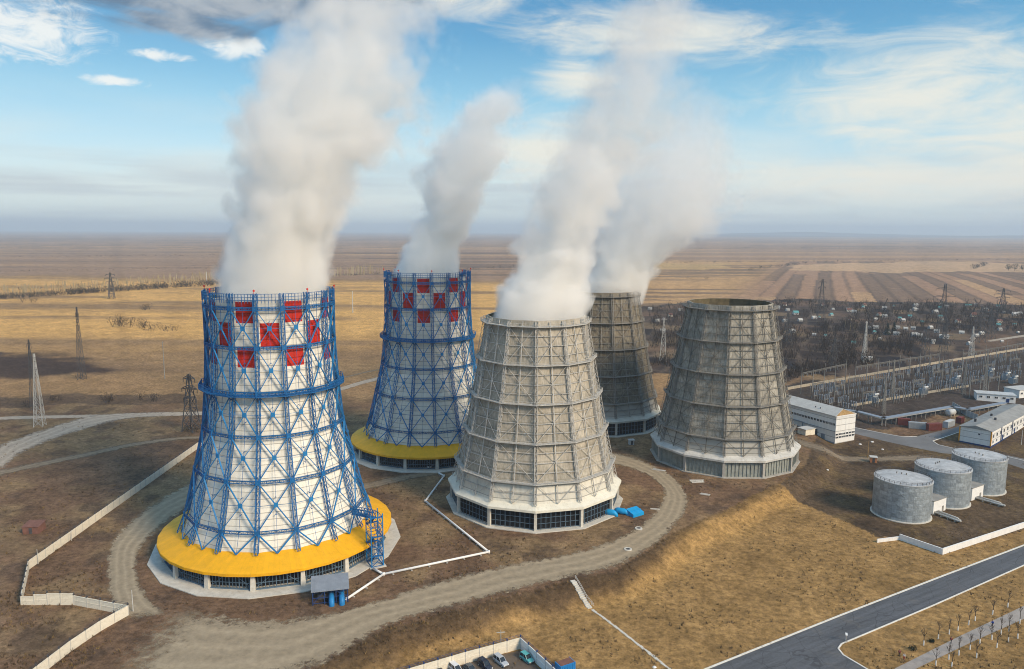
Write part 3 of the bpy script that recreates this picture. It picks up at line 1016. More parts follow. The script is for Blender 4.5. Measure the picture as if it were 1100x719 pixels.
    b.box((0, -35.9, 2.9), (1.5, 1.2, 5.4), 0, 0, 0.68)
    b.v = [(v[0], v[1], v[2]) for v in b.v]
    o = b.build('pillar', M['pale_concrete'], T, rz=phi0)
    spread(o, 'pillar', n, D, T)
    b = MB()
    hw = 35.5 * math.tan(D / 2) - 0.4; ry = -35.4 * cosd
    m_ = 13
    for i in range(m_ + 1):
        xx = -hw + 2 * hw * i / m_
        b.bar((xx, ry, 0.3), (xx, ry, 5.6), 0.16 if i % 3 else 0.24)
    for zz in (0.5, 2.1, 5.3):
        b.bar((-hw, ry, zz), (hw, ry, zz), 0.16)
    b.bar((-hw, ry, 0.5), (0, ry, 5.3), 0.12); b.bar((hw, ry, 0.5), (0, ry, 5.3), 0.12)
    b.bar((-hw, ry - .3, 0.32), (hw, ry - .3, 0.32), 0.3, 0.5, 0)
    o = b.build('louver', M['louver'], T, rz=phi0 + D / 2)
    spread(o, 'louver', n, D, T)
    b = MB()
    b.lathe([(0.1, 7.9), (29.6, 7.9), (33.6, 6.4), (33.6, 0.1), (0.1, 0.1)], n, 0, phi0)
    b.build('fill_shade_drum', M['black'], T)  # black drum stands for the fill and the darkness seen between the louvers
    b = MB()
    b.prism([tuple(ringpt(40.6, phi0 + D * k, 0)[:2]) for k in range(n)], -0.6, 0.25)
    b.build('base_slab', M['pale_concrete'], T)
    T.scale = (0.955, 0.955, 1.0)
    return T


T1 = (-75.0, 230.0); T2 = (-38.2, 337.0); T3 = (8.7, 270.0); T4 = (47.0, 387.0); T5 = (95.4, 325.0)
white_tower(*T1, math.radians(5.3), 1, 'nearest blue lattice cooling tower, stair tower at its right foot')
white_tower(*T2, math.radians(11.5), 1, 'farther blue lattice cooling tower with red checks, half behind the beige tower')


def old_tower(x, y, phi0, label, shell, steel, band, canopy, closed=False, louver='louver', gsteel=None):
    T = thing('cooling_tower', label, 'cooling tower', (x, y, 0), 0, 'old twelve sided board cooling towers')
    n = 12; D = 2 * PI / n; cosd = math.cos(D / 2)
    lev = [15.6, 28.6, 41.6, 54.6, 67.6]
    prof = [(31.0, 8.8), (29.3, 15.6), (26.4, 28.6), (24.0, 41.6), (21.6, 54.6), (19.3, 67.6), (19.0, 69.6)]
    gs = gsteel or steel
    rows = [8.2, 15.6, 28.6, 41.6, 54.6, 67.6, 69.6]
    mb = MB()
    for k in range(n):
        for za, zb in zip(rows[:-1], rows[1:]):
            ra, rb = interp(prof, za) - 1.0, interp(prof, zb) - 1.0
            mb.quad(ringpt(ra, phi0 + D * k, za), ringpt(ra, phi0 + D * (k + 1), za),
                    ringpt(rb, phi0 + D * (k + 1), zb), ringpt(rb, phi0 + D * k, zb), 1 if za < 10 else 0)
    mb.lathe([(interp(prof, z) - 1.4, z) for z in rows][::-1], n, 2, phi0)
    mb.lathe([(interp(prof, 69.6) - 1.4, 69.6), (interp(prof, 69.6) - 1.0, 69.6)], n, 0, phi0)
    mb.build('shell', [M[shell], M[band], M['inner']], T)
    path = [(interp(prof, z), z) for z in [8.8] + lev + [69.4]]
    o = lattice_column(path, 0.85, 0.9, 1.7, 0.16).build('column', M[steel], T, rz=phi0)
    spread(o, 'column', n, D, T)
    pm = [((r - 0.25) * cosd, z) for r, z in path]
    b = MB()
    for (r0, z0), (r1, z1) in zip(pm[:-1], pm[1:]):
        b.bar((0, -r0, z0), (0, -r1, z1), 0.28, 0.26)
    o = b.build('mullion', M[gs], T, rz=phi0 + D / 2)
    spread(o, 'mullion', n, D, T)
    # girts
    for za, zb in zip([8.8] + lev[:-1], lev):
        m_ = 4 if zb - za > 10 else 2
        for i in range(1, m_):
            z = za + (zb - za) * i / m_
            r = interp(prof, z) - 0.55
            b = MB()
            for k in range(n):
                b.bar(ringpt(r, phi0 + D * k, z), ringpt(r, phi0 + D * (k + 1), z), 0.2, 0.2)
            b.build('girt', M[steel], T)
    # galleries
    for z in lev:
        r = interp(prof, z)
        b = MB()
        b.lathe([(r - 0.9, z - 0.12), (r + 0.95, z - 0.12), (r + 0.95, z + 0.12), (r - 0.9, z + 0.12)], n, 0, phi0, True)
        handrail_ring(b, n, r + 0.9, z + 0.1, 1.0, phi0, 8, 0.09, 1)
        for k in range(n):
            b.bar(ringpt(r - 0.5, phi0 + D * k, z - 1.3), ringpt(r + 0.9, phi0 + D * k, z - 0.12), 0.15)
        b.build('gallery', M[steel], T)
    # cross braces
    for za, zb in zip([8.8] + lev[:-1], lev):
        ra, rb = interp(prof, za) - 0.3, interp(prof, zb) - 0.3
        p0, p1 = ringpt(ra, -D / 2, za), ringpt(ra, D / 2, za)
        q0, q1 = ringpt(rb, -D / 2, zb), ringpt(rb, D / 2, zb)
        b = MB()
        if zb - za > 10:
            b.bar(p0, q1, 0.14, 0.14); b.bar(p1, q0, 0.14, 0.14)
            t = (p1 - p0).length / ((p1 - p0).length + (q1 - q0).length)
            cn = p0.lerp(q1, t)
            b.box((cn.x, cn.y, cn.z), (0.5, 0.2, 0.5))
        else:
            mid = (p0 + p1) / 2
            b.bar(mid, q0, 0.14); b.bar(mid, q1, 0.14)
        o = b.build('cross_brace', M[gs], T, rz=phi0 + D / 2)
        spread(o, 'cross_brace', n, D, T)
    b = MB()
    b.lathe([(28.6, 9.4), (32.4, 7.6), (32.6, 7.5), (32.6, 6.7), (32.2, 6.7), (28.6, 8.8)], n, 0, phi0, True)
    b.build('canopy', M[canopy], T)
    b = MB()
    b.box((0, -31.4, 3.4), (1.0, 0.9, 6.6))
    o = b.build('pillar', M['pale_concrete'] if not closed else M['concrete'], T, rz=phi0)
    spread(o, 'pillar', n, D, T)
    hw = 31.1 * math.tan(D / 2) - 0.5; ry = -31.0 * cosd
    b = MB()
    if closed:
        m_ = 20
        for i in range(m_):
            xx = -hw + 2 * hw * (i + .5) / m_
            b.box((xx, ry + (0.12 if i % 2 else 0), 3.2), (2 * hw / m_, 0.14, 6.2))
        for i in range(0, m_ + 1, 2):
            xx = -hw + 2 * hw * i / m_
            b.bar((xx, ry - .16, 0.3), (xx, ry - .16, 6.2), 0.14)
        o = b.build('side_panel', M['corrugated'], T, rz=phi0 + D / 2)
        spread(o, 'side_panel', n, D, T)
    else:
        m_ = 9
        for i in range(m_ + 1):
            xx = -hw + 2 * hw * i / m_
            b.bar((xx, ry, 0.3), (xx, ry, 6.6), 0.13 if i % 3 else 0.2)
        for zz in (0.5, 2.4, 4.4, 6.4):
            b.bar((-hw, ry, zz), (hw, ry, zz), 0.13)
        o = b.build('louver', M[louver], T, rz=phi0 + D / 2)
        spread(o, 'louver', n, D, T)
    b = MB()
    b.lathe([(0.1, 8.1), (28.8, 8.1), (30.2, 7.0), (30.2, 0.1), (0.1, 0.1)], n, 0, phi0)
    b.build('fill_shade_drum', M['black'], T)  # same black drum: fill plus painted-in darkness behind the base openings
    b = MB()
    b.prism([tuple(ringpt(33.4 if not closed else 32.6, phi0 + D * k, 0)[:2]) for k in range(n)], -0.6, 0.3)
    b.build('base_slab', M['pale_concrete'] if not closed else M['concrete'], T)
    return T


old_tower(*T3, math.radians(-1), 'beige board cooling tower with pale lattice and cream canopy, nearest of the old ones', 'shell_beige', 'grey_steel', 'panel_band', 'cream_white')
old_tower(*T4, math.radians(8), 'dark brown cooling tower farthest back, steaming behind the beige one', 'shell_dark', 'dim_steel', 'band_grey', 'canopy_mid')
old_tower(*T5, math.radians(-15.5), 'grey cooling tower with an open top and no steam, closed sheet panels round its foot', 'shell_grey', 'dim_steel', 'band_grey', 'canopy_grey', True, gsteel='mid_steel')


# ------------------------------------------------------------------ steam
def steam(name, label, tower, rim, pts, dens, seed, z_in=7.0, fade_top=None):
    """a rising steam plume: closed hull round the plume, density from noise inside it"""
    x0, y0 = tower
    ax = []
    for px, py, hw in pts:
        X = at_depth(px, py, y0)
        dep = (Vector(X) - Vector((0, 0, H_CAM))).dot(CAMROT @ Vector((0, 0, -1)))
        ax.append((X[0] - x0, X[2] - rim, hw / FPX * dep))
    ax = [(ax[0][0], -z_in, ax[0][2] * 0.98)] + ax
    ztop = ax[-1][1]
    zs = np.array([a[1] for a in ax]); xs = np.array([a[0] for a in ax]); rs = np.array([a[2] for a in ax])
    n = 56
    zz = np.linspace(-z_in, ztop, n)
    xx = np.interp(zz, zs, xs); rr = np.interp(zz, zs, rs)
    ker = np.ones(5) / 5
    xx = np.convolve(np.pad(xx, 2, 'edge'), ker, 'valid'); rr = np.convolve(np.pad(rr, 2, 'edge'), ker, 'valid')
    mb = MB()
    k = 28
    vs = []
    for i in range(n):
        t = (zz[i] + z_in) / (ztop + z_in)
        grow = 1.0 + 0.30 * min(1, max(0, (zz[i]) / 25.0))
        if zz[i] < 1.0:
            grow = 1.0
        for j in range(k):
            a = 2 * PI * j / k
            rad = rr[i] * grow
            vs.append((xx[i] + rad * math.cos(a), rad * math.sin(a), zz[i]))
    fs = [(i * k + j, i * k + (j + 1) % k, (i + 1) * k + (j + 1) % k, (i + 1) * k + j) for i in range(n - 1) for j in range(k)]
    fs += [tuple(range(k - 1, -1, -1)), tuple((n - 1) * k + j for j in range(k))]
    mb.add(vs, fs)
    m = bpy.data.materials.new(name + ' vapour')
    m.use_nodes = True
    nt = m.node_tree
    nt.nodes.clear()
    out = nd(nt, 'ShaderNodeOutputMaterial')
    pv = nd(nt, 'ShaderNodeVolumePrincipled')
    pv.inputs['Color'].default_value = (0.998, 0.99, 0.972, 1)
    pv.inputs['Anisotropy'].default_value = 0.0
    nt.links.new(pv.outputs[0], out.inputs['Volume'])
    tc = nd(nt, 'ShaderNodeTexCoord')
    sep = nd(nt, 'ShaderNodeSeparateXYZ')
    nt.links.new(tc.outputs['Object'], sep.inputs[0])
    zn = mrange(nt, sep.outputs[2], -z_in, ztop, 0, 1)

    def curve(vals, lo, hi):
        fc = nd(nt, 'ShaderNodeFloatCurve')
        cv = fc.mapping.curves[0]
        sel = np.linspace(0, n - 1, 12).astype(int)
        while len(cv.points) < len(sel):
            cv.points.new(0.5, 0.5)
        for p, i in zip(cv.points, sel):
            p.location = (i / (n - 1), (vals[i] - lo) / (hi - lo))
            p.handle_type = 'AUTO_CLAMPED'
        fc.mapping.update()
        nt.links.new(zn, fc.inputs['Value'])
        return mrange(nt, fc.outputs[0], 0, 1, lo, hi)
    xc = curve(xx, xx.min() - 1, xx.max() + 1)
    rc = curve(rr, 0, rr.max() + 1)
    dx = mth(nt, 'SUBTRACT', sep.outputs[0], xc)
    rho = mth(nt, 'DIVIDE', mth(nt, 'SQRT', mth(nt, 'ADD', mth(nt, 'MULTIPLY', dx, dx), mth(nt, 'MULTIPLY', sep.outputs[1], sep.outputs[1]))), rc)
    off = nd(nt, 'ShaderNodeVectorMath', operation='ADD')
    off.inputs[1].default_value = (seed * 37.0, seed * 11.0, seed * 5.0)
    nt.links.new(tc.outputs['Object'], off.inputs[0])
    n1 = noise_tex(nt, off.outputs[0], 0.030, 1, 0.5, 0.0)
    amp = mrange(nt, sep.outputs[2], -2.0, 40.0, 0.14, 1.0)
    vo = nd(nt, 'ShaderNodeTexVoronoi', feature='F1')
    vo.inputs['Scale'].default_value = 0.085
    vo.inputs['Detail'].default_value = 1.0
    vo.inputs['Roughness'].default_value = 0.55
    wv = nd(nt, 'ShaderNodeVectorMath', operation='ADD')
    ws = nd(nt, 'ShaderNodeVectorMath', operation='SCALE')
    nz = nd(nt, 'ShaderNodeTexNoise')
    nz.inputs['Scale'].default_value = 0.06
    nz.inputs['Detail'].default_value = 0.0
    nt.links.new(off.outputs[0], nz.inputs['Vector'])
    nt.links.new(nz.outputs['Color'], ws.inputs[0])
    ws.inputs['Scale'].default_value = 14.0
    nt.links.new(off.outputs[0], wv.inputs[0]); nt.links.new(ws.outputs[0], wv.inputs[1])
    nt.links.new(wv.outputs[0], vo.inputs['Vector'])
    n2 = noise_tex(nt, off.outputs[0], 0.17, 2, 0.6, 0.0)
    nn = mth(nt, 'ADD', mth(nt, 'MULTIPLY', mth(nt, 'SUBTRACT', n1, 0.5), 1.3), mth(nt, 'MULTIPLY', mth(nt, 'SUBTRACT', vo.outputs['Distance'], 0.62), 0.75))
    nn = mth(nt, 'ADD', nn, mth(nt, 'MULTIPLY', mth(nt, 'SUBTRACT', n2, 0.5), 0.7))
    rr2 = mth(nt, 'ADD', rho, mth(nt, 'MULTIPLY', nn, amp))
    edge = mrange(nt, sep.outputs[2], 6.0, 70.0, 0.82, 0.45)
    bm_ = nd(nt, 'ShaderNodeMapRange', interpolation_type='SMOOTHSTEP')
    nt.links.new(rr2, bm_.inputs[0]); bm_.inputs[1].default_value = 0.98; nt.links.new(edge, bm_.inputs[2])
    bm_.inputs[3].default_value = 0.0; bm_.inputs[4].default_value = 1.0
    body = bm_.outputs[0]
    # density along the height
    cr = nd(nt, 'ShaderNodeFloatCurve')
    cv = cr.mapping.curves[0]
    while len(cv.points) < len(dens):
        cv.points.new(0.5, 0.5)
    for p, (a, b) in zip(cv.points, dens):
        p.location = (a, b); p.handle_type = 'AUTO_CLAMPED'
    cr.mapping.update()
    nt.links.new(zn, cr.inputs['Value'])
    lim = mrange(nt, rho, 1.28, 1.08, 0, 1, True)
    d = mth(nt, 'MULTIPLY', mth(nt, 'MULTIPLY', body, cr.outputs[0]), lim)
    d = mth(nt, 'MULTIPLY', d, STEAM_K)
    nt.links.new(d, pv.inputs['Density'])
    try:
        m.cycles.volume_step_rate = 0.6
        m.cycles.homogeneous_volume = False
    except Exception:
        pass
    o = mb.build(name, m, None, True, (x0, y0, rim))
    tag(o, label, 'steam', 'steam plumes rising from the cooling towers', 'thing')
    return o


STEAM_K = 0.30
steam('steam_plume', 'widest white steam plume, rising from the front blue and white tower', T1, 80.0,
      [(291, 322, 62), (298, 295, 63), (305, 260, 63), (318, 220, 76), (334, 175, 90), (350, 130, 102), (362, 90, 108), (376, 50, 106), (392, 10, 98), (408, -40, 90), (425, -80, 60)],
      [(0, 1.0), (0.2, 0.8), (0.35, 0.45), (0.5, 0.34), (0.65, 0.30), (0.85, 0.27), (1, 0.2)], 1)
steam('steam_plume', 'steam plume with a rounded top rising from the rear blue lattice tower', T2, 80.0,
      [(458, 295, 39), (466, 265, 38), (478, 230, 42), (492, 195, 48), (505, 165, 54), (518, 135, 56), (532, 110, 46), (548, 92, 28), (560, 80, 12)],
      [(0, 1.0), (0.25, 0.75), (0.45, 0.45), (0.65, 0.33), (0.85, 0.3), (0.95, 0.1), (1, 0)], 2)
steam('steam_plume', 'dense white steam plume leaning right out of the beige board tower', T3, 69.6,
      [(576, 343, 55), (584, 315, 53), (593, 285, 50), (604, 250, 52), (618, 215, 58), (640, 175, 74), (662, 135, 78), (680, 95, 74), (694, 55, 66), (706, 15, 56), (718, -30, 50), (728, -70, 30)],
      [(0, 1.0), (0.22, 0.7), (0.38, 0.30), (0.55, 0.18), (0.75, 0.17), (0.9, 0.15), (1, 0.08)], 3)
steam('steam_plume', 'thin wide steam plume drifting from the dark tower farthest back', T4, 69.6,
      [(655, 315, 38), (663, 298, 38), (672, 280, 44), (686, 258, 66), (704, 228, 96), (722, 190, 100), (738, 150, 64), (748, 115, 44), (756, 90, 18)],
      [(0, 1.0), (0.15, 0.75), (0.3, 0.28), (0.5, 0.15), (0.75, 0.10), (0.92, 0.05), (1, 0)], 4)


# ------------------------------------------------------------------ plant around the towers
def V2(p): return Vector((p[0], p[1]))


# stair tower with bridge at the first tower's right foot
def stair_tower():
    p = G(403, 606)
    T = thing('stair_tower', 'blue steel stair tower with a bridge onto the front tower', 'stair tower', (p.x, p.y, 0), math.radians(28))
    w, d, h = 3.6, 5.0, 16.5
    leg = []
    for sx in (-1, 1):
        for sy in (-1, 1):
            b = MB()
            b.bar((sx * w / 2, sy * d / 2, -0.2), (sx * w / 2, sy * d / 2, h), 0.28)
            b.build('post', M['blue_light'], T)
    b = MB()
    for k in range(6):
        z = 0.4 + k * 3.0
        for a, c in (((-1, -1), (1, -1)), ((1, -1), (1, 1)), ((1, 1), (-1, 1)), ((-1, 1), (-1, -1))):
            b.bar((a[0] * w / 2, a[1] * d / 2, z), (c[0] * w / 2, c[1] * d / 2, z), 0.16)
            if k < 5:
                b.bar((a[0] * w / 2, a[1] * d / 2, z), (c[0] * w / 2, c[1] * d / 2, z + 3.0), 0.13)
                b.bar((a[0] * w / 2, a[1] * d / 2, z + 1.1), (c[0] * w / 2, c[1] * d / 2, z + 1.1), 0.09)
    b.build('bracing', M['blue'], T)
    for k in range(5):
        z = 0.4 + k * 3.0
        b = MB()
        s = 1 if k % 2 else -1
        x = s * w / 4
        y0, y1 = -s * d * 0.32, s * d * 0.32
        for xx in (x - 0.55, x + 0.55):
            b.bar((xx, y0, z), (xx, y1, z + 3), 0.1, 0.3)
            b.bar((xx, y0, z + 1), (xx, y1, z + 4), 0.07)
        for i in range(11):
            t = (i + 0.5) / 11
            b.box((x, y0 + (y1 - y0) * t, z + 3 * t), (1.1, 0.28, 0.05))
        b.build('stair_flight', M['blue'], T)
        b = MB()
        b.box((0, s * d * 0.42, z + 3.0), (w - 0.2, d * 0.16, 0.08))
        b.build('landing', M['blue'], T)
    # bridge to the ring beam, in the tower's own axes
    c = Vector((T1[0] - p.x, T1[1] - p.y, 0))
    L = c.length - 29.4
    c.normalize()
    a = -T.rotation_euler.z
    dv = Vector((c.x * math.cos(a) - c.y * math.sin(a), c.x * math.sin(a) + c.y * math.cos(a), 0))
    side = Vector((-dv.y, dv.x, 0))
    b = MB()
    z = 14.6
    for s in (-0.8, 0.8):
        o = side * s
        for dz in (0, 1.1, 2.0):
            b.bar(o + Vector((0, 0, z + dz)), o + dv * L + Vector((0, 0, z + dz)), 0.16)
        for i in range(9):
            q = o + dv * (L * i / 8)
            b.bar(q + Vector((0, 0, z)), q + Vector((0, 0, z + 2.0)), 0.12)
            if i < 8:
                b.bar(q + Vector((0, 0, z)), o + dv * (L * (i + 1) / 8) + Vector((0, 0, z + 2.0)), 0.1)
    for i in range(24):
        q = dv * (L * i / 24) + Vector((0, 0, z))
        b.bar(q - side * 0.8, q + side * 0.8, 0.3, 0.08)
    b.build('bridge', M['blue'], T)
    b = MB()
    b.box((0, 0, 0.12), (w + 1.4, d + 1.6, 0.3))
    b.build('footing', M['pale_concrete'], T)


stair_tower()


# pump sheds: sloped grey roof on a blue frame, two blue pipes
def pump_shed(px, py, rz, label, back=True):
    p = G(px, py)
    T = thing('pump_shed', label, 'pump shed', (p.x, p.y, 0), rz, 'pump sheds beside the blue lattice towers')
    w, d, h = 9.2, 6.0, 4.4
    b = MB()
    b.add([(-w / 2 - .4, -d / 2 - .5, h - 0.5), (w / 2 + .4, -d / 2 - .5, h - 0.5), (w / 2 + .4, d / 2 + .3, h + 0.9), (-w / 2 - .4, d / 2 + .3, h + 0.9),
           (-w / 2 - .4, -d / 2 - .5, h - 0.35), (w / 2 + .4, -d / 2 - .5, h - 0.35), (w / 2 + .4, d / 2 + .3, h + 1.05), (-w / 2 - .4, d / 2 + .3, h + 1.05)],
          [(3, 2, 1, 0), (4, 5, 6, 7), (0, 1, 5, 4), (1, 2, 6, 5), (2, 3, 7, 6), (3, 0, 4, 7)])
    for i in range(16):
        x = -w / 2 + w * i / 15
        b.bar((x, -d / 2 - .5, h - 0.33), (x, d / 2 + .3, h + 1.07), 0.12, 0.08)
    b.build('roof', M['galv'], T)
    b = MB()
    for sx in (-1, -0.33, 0.33, 1):
        for sy in (-1, 1):
            hh = h - 0.35 if sy < 0 else h + 0.6
            b.bar((sx * w / 2, sy * d / 2, -0.1), (sx * w / 2, sy * d / 2, hh), 0.24)
        b.bar((sx * w / 2, -d / 2, 0.5), (sx * w / 2, d / 2, 0.5), 0.16)
        b.bar((sx * w / 2, -d / 2, 0.6), (sx * w / 2, d / 2, h - .2), 0.13)
    for sy in (-1, 1):
        for z in (0.5, 2.0, h - 0.6):
            b.bar((-w / 2, sy * d / 2, z), (w / 2, sy * d / 2, z), 0.15)
        b.bar((-w / 2, sy * d / 2, 0.5), (-w * .17, sy * d / 2, h - .6), 0.13)
        b.bar((w / 2, sy * d / 2, 0.5), (w * .17, sy * d / 2, h - .6), 0.13)
    b.build('frame', M['navy'], T)
    b = MB()
    b.box((0, d / 2 + 0.3, 2.2), (w - 1, 0.12, 4.0))
    b.box((0, 0.6, 0.9), (w - 2.4, 2.4, 1.5))
    b.build('machinery', M['dark_steel'], T)
    for xx in (0.3, 3.0):
        b = MB()
        pts = [(xx, 0.5, 1.7), (xx, -1.6, 1.7)]
        for k in range(8):
            a = k / 7 * PI / 2
            pts.append((xx, -2.6 - 1.6 * math.sin(a), 1.7 - 1.6 * (1 - math.cos(a))))
        pts.append((xx, -4.3, -0.6))
        b.tube(pts, 0.75, 14)
        b.build('pipe', M['blue_light'], T, True)
    if back:
        b = MB()
        b.box((-0.6, d / 2 + 1.8, 3.3), (6.2, 0.5, 2.4))
        b.box((-3.9, d / 2 + 1.8, 1.1), (1.6, 1.0, 2.2))
        b.build('cabinet', M['white'], T)
    return T


pump_shed(355, 643, math.radians(14), 'grey roofed pump shed with two blue pipes at the foot of the front tower')
pump_shed(447, 496, math.radians(0), 'grey roofed pump shed with two blue pipes below the rear blue lattice tower', False)


# blue pumps and sheet beside the beige tower
def blue_pumps():
    p = G(661, 553)
    T = thing('pump_set', 'pair of blue pumps with white pipework at the beige tower', 'pump set', (p.x, p.y, 0), math.radians(-25))
    for i, (x, y) in enumerate(((-1.8, -1.2), (1.6, 1.6))):
        b = MB()
        b.tube([(x - 2.4, y, 1.1), (x - 1.9, y, 1.1), (x - 1.2, y, 1.1), (x + 1.2, y, 1.1), (x + 1.7, y, 1.0), (x + 2.4, y, 0.5), (x + 2.6, y, -0.3)], [0.5, 0.9, 1.1, 1.1, 0.95, 0.75, 0.7], 14)
        b.build('pump', M['tarp'], T, True)
    b = MB()
    for y in (-1.2, 1.6):
        b.tube([(-7.5, y, 1.1), (-3.8, y, 1.1)], 0.35, 10)
        b.tube([(-5.5, y, 1.1), (-5.5, y, 2.8), (-7.5, y, 2.8)], 0.25, 10)
    b.bar((-5.5, -3, 0), (-5.5, -3, 3.4), 0.15); b.bar((-5.5, 3.4, 0), (-5.5, 3.4, 3.4), 0.15); b.bar((-5.5, -3, 3.4), (-5.5, 3.4, 3.4), 0.15)
    b.build('pipework', M['white'], T, True)


blue_pumps()


def sheet_box():
    p = G(682, 553)
    b = MB()
    b.add([(-2.6, -1.9, -0.02), (2.6, -1.9, -0.02), (2.6, 1.9, -0.02), (-2.6, 1.9, -0.02),
           (-2.6, -1.9, 1.1), (2.6, -1.9, 1.1), (2.6, 1.9, 2.1), (-2.6, 1.9, 2.1)],
          [(3, 2, 1, 0), (4, 5, 6, 7), (0, 1, 5, 4), (1, 2, 6, 5), (2, 3, 7, 6), (3, 0, 4, 7)])
    b.box((0, 0, 1.68), (5.4, .16, .12))
    o = b.build('sheet_cover', M['tarp'], None, loc=(p.x, p.y, 0), rz=math.radians(35))
    tag(o, 'bright blue sloping sheet cover on the soil right of the pumps', 'cover')


sheet_box()


# low white heating pipe on sleepers
def low_pipe(name, label, pix, r=0.32, ends=True, branch=()):
    T = None
    pts = [G(*q) for q in pix]
    T = thing(name, label, 'pipe', (pts[0].x, pts[0].y, 0))
    o = pts[0]
    b = MB()
    for a, c in zip(pts[:-1], pts[1:]):
        b.tube([(a.x - o.x, a.y - o.y, 0.62), (c.x - o.x, c.y - o.y, 0.62)], r, 10)
    for q in pts:
        b.tube([(q.x - o.x, q.y - o.y, 0.15), (q.x - o.x, q.y - o.y, 1.08)], r * 1.25, 10)
    for a, c in branch:
        a, c = G(*a), G(*c)
        b.tube([(a.x - o.x, a.y - o.y, 0.62), (c.x - o.x, c.y - o.y, 0.62)], r, 10)
    b.build('pipe_run', M['white'], T, True)
    b = MB()
    for a, c in zip(pts[:-1], pts[1:]):
        L = (c - a).length
        n = max(2, int(L / 5))
        an = math.atan2(c.y - a.y, c.x - a.x)
        for i in range(n):
            q = a.lerp(c, (i + 0.5) / n)
            b.box((q.x - o.x, q.y - o.y, 0.08), (0.5, 1.2, 0.34), an)
    b.build('support', M['concrete'], T)


low_pipe('low_pipe', 'zigzag white pipe on the soil between the front and beige towers',
         [(372, 646), (412, 619), (525, 595), (457, 540), (477, 513), (472, 510)], 0.34, branch=[((412, 619), (401, 613))])
low_pipe('low_pipe', 'short white pipe stub on the soil right of the rear pump shed', [(456, 499), (460, 504), (489, 495), (510, 490)], 0.3)


# ------------------------------------------------------------------ concrete panel fences
def fence(name, label, pix, h=2.6, panel=4.0, mp='cream', tops=None, wire=True, lamp='blue', sunk=0.3, outer=None, cat='fence'):
    pts = [G(*q) for q in pix]
    o = pts[0]
    T = thing(name, label, cat, (o.x, o.y, o.z))
    cnt = 0
    pb = None
    rest = MB()
    wires = MB()
    posts = []
    for si, (a, c) in enumerate(zip(pts[:-1], pts[1:])):
        L = (c.xy - a.xy).length
        n = max(1, round(L / panel))
        an = math.atan2(c.y - a.y, c.x - a.x)
        for i in range(n):
            q = a.lerp(c, (i + 0.5) / n)
            e0 = a.lerp(c, i / n); e1 = a.lerp(c, (i + 1) / n)
            gz = ground_z(q.x, q.y)
            hh = h if tops is None else tops(si, (i + 0.5) / n)
            pl = L / n - 0.16
            mb = MB()
            mb.box((0, 0, (hh - sunk) / 2), (pl, 0.16, hh + sunk))
            mb.box((0, -0.1, hh - 0.12), (pl, 0.08, 0.2)); mb.box((0, -0.1, hh * 0.5), (pl, 0.08, 0.16))
            m_ = M[mp] if not (outer and si in outer) else M[outer[si]]
            ob = mb.build('panel', m_, T, loc=(q.x - o.x, q.y - o.y, gz - o.z), rz=an)
            posts.append((e0, ground_z(e0.x, e0.y), hh))
            if i == n - 1 and si == len(pts) - 2:
                posts.append((e1, ground_z(e1.x, e1.y), hh))
    proto = None
    lastp = None
    for e, gz, hh in posts:
        mb = MB()
        mb.box((0, 0, (hh + 0.1 - sunk) / 2), (0.24, 0.3, hh + 0.1 + sunk))
        mb.build('post', M['pale_concrete'], T, loc=(e.x - o.x, e.y - o.y, gz - o.z))
        if wire:
            tp = Vector((e.x - o.x, e.y - o.y, gz - o.z + hh + 0.1))
            wires.bar(tp, tp + Vector((0, 0, 0.75)), 0.09)
            wires.box(tp + Vector((0, 0, 0.25)), (0.34, 0.34, 0.42))
            if lastp is not None:
                for dz in (0.3, 0.7):
                    wires.bar(lastp + Vector((0, 0, dz)), tp + Vector((0, 0, dz)), 0.05)
            lastp = tp
    if wire:
        wires.build('barbed_wire', M[lamp], T)
    return T


def left_tops(si, t):
    if si == 2:
        return 2.6
    if si == 3:
        return 2.4 + (0.5 if t < .1 else 0) if t < 0.32 else (3.0 if t < 0.5 else 3.3)
    return 2.7


fence('panel_fence', 'long cream concrete panel fence with a stepped corner at lower left',
      [(250, 455), (140, 534), (31, 612), (23, 650), (80, 650), (138, 661), (108, 678), (76, 700), (40, 728), (-20, 775)], 2.7, 4.0, 'cream', left_tops, True, 'dark_steel')
fence('yard_fence', 'cream and white panel fence round the car park at the bottom edge', [(380, 748), (440, 731), (500, 713), (559, 697), (586, 722), (618, 752)], 3.0, 3.4, 'cream', None, True, 'navy', outer={3: 'white', 4: 'white'})
strip('car_park', GP((400, 748, 470, 790), (500, 714, 530, 760), (558, 699, 585, 724)), mat('car park soil', (0.13, 0.10, 0.075), 0.95, var=0.3, scale=0.3), 0.04)


def retaining_wall():
    pts = [G(942, 583), (G(966, 580)), (G(1012, 596)), (G(1100, 567)), (G(1170, 544))]
    o = pts[0]
    T = thing('retaining_wall', 'low white wall bending round the tank yard above the lawn', 'wall', tuple(o))
    for i, (a, c) in enumerate(zip(pts[:-1], pts[1:])):
        h = 1.1 if i == 0 else 2.0
        d = c - a
        an = math.atan2(d.y, d.x)
        mb = MB()
        n = max(1, round(d.length / 4))
        for k in range(n):
            mb.box(((k + .5) * d.length / n, 0, h / 2 - 0.2), (d.length / n - 0.03, 0.3, h + 0.4))
        mb.box((d.length / 2, 0, h + 0.06), (d.length, 0.42, 0.1))
        mb.build('wall_section', M['white'], T, loc=tuple(a - o), rz=an)


retaining_wall()


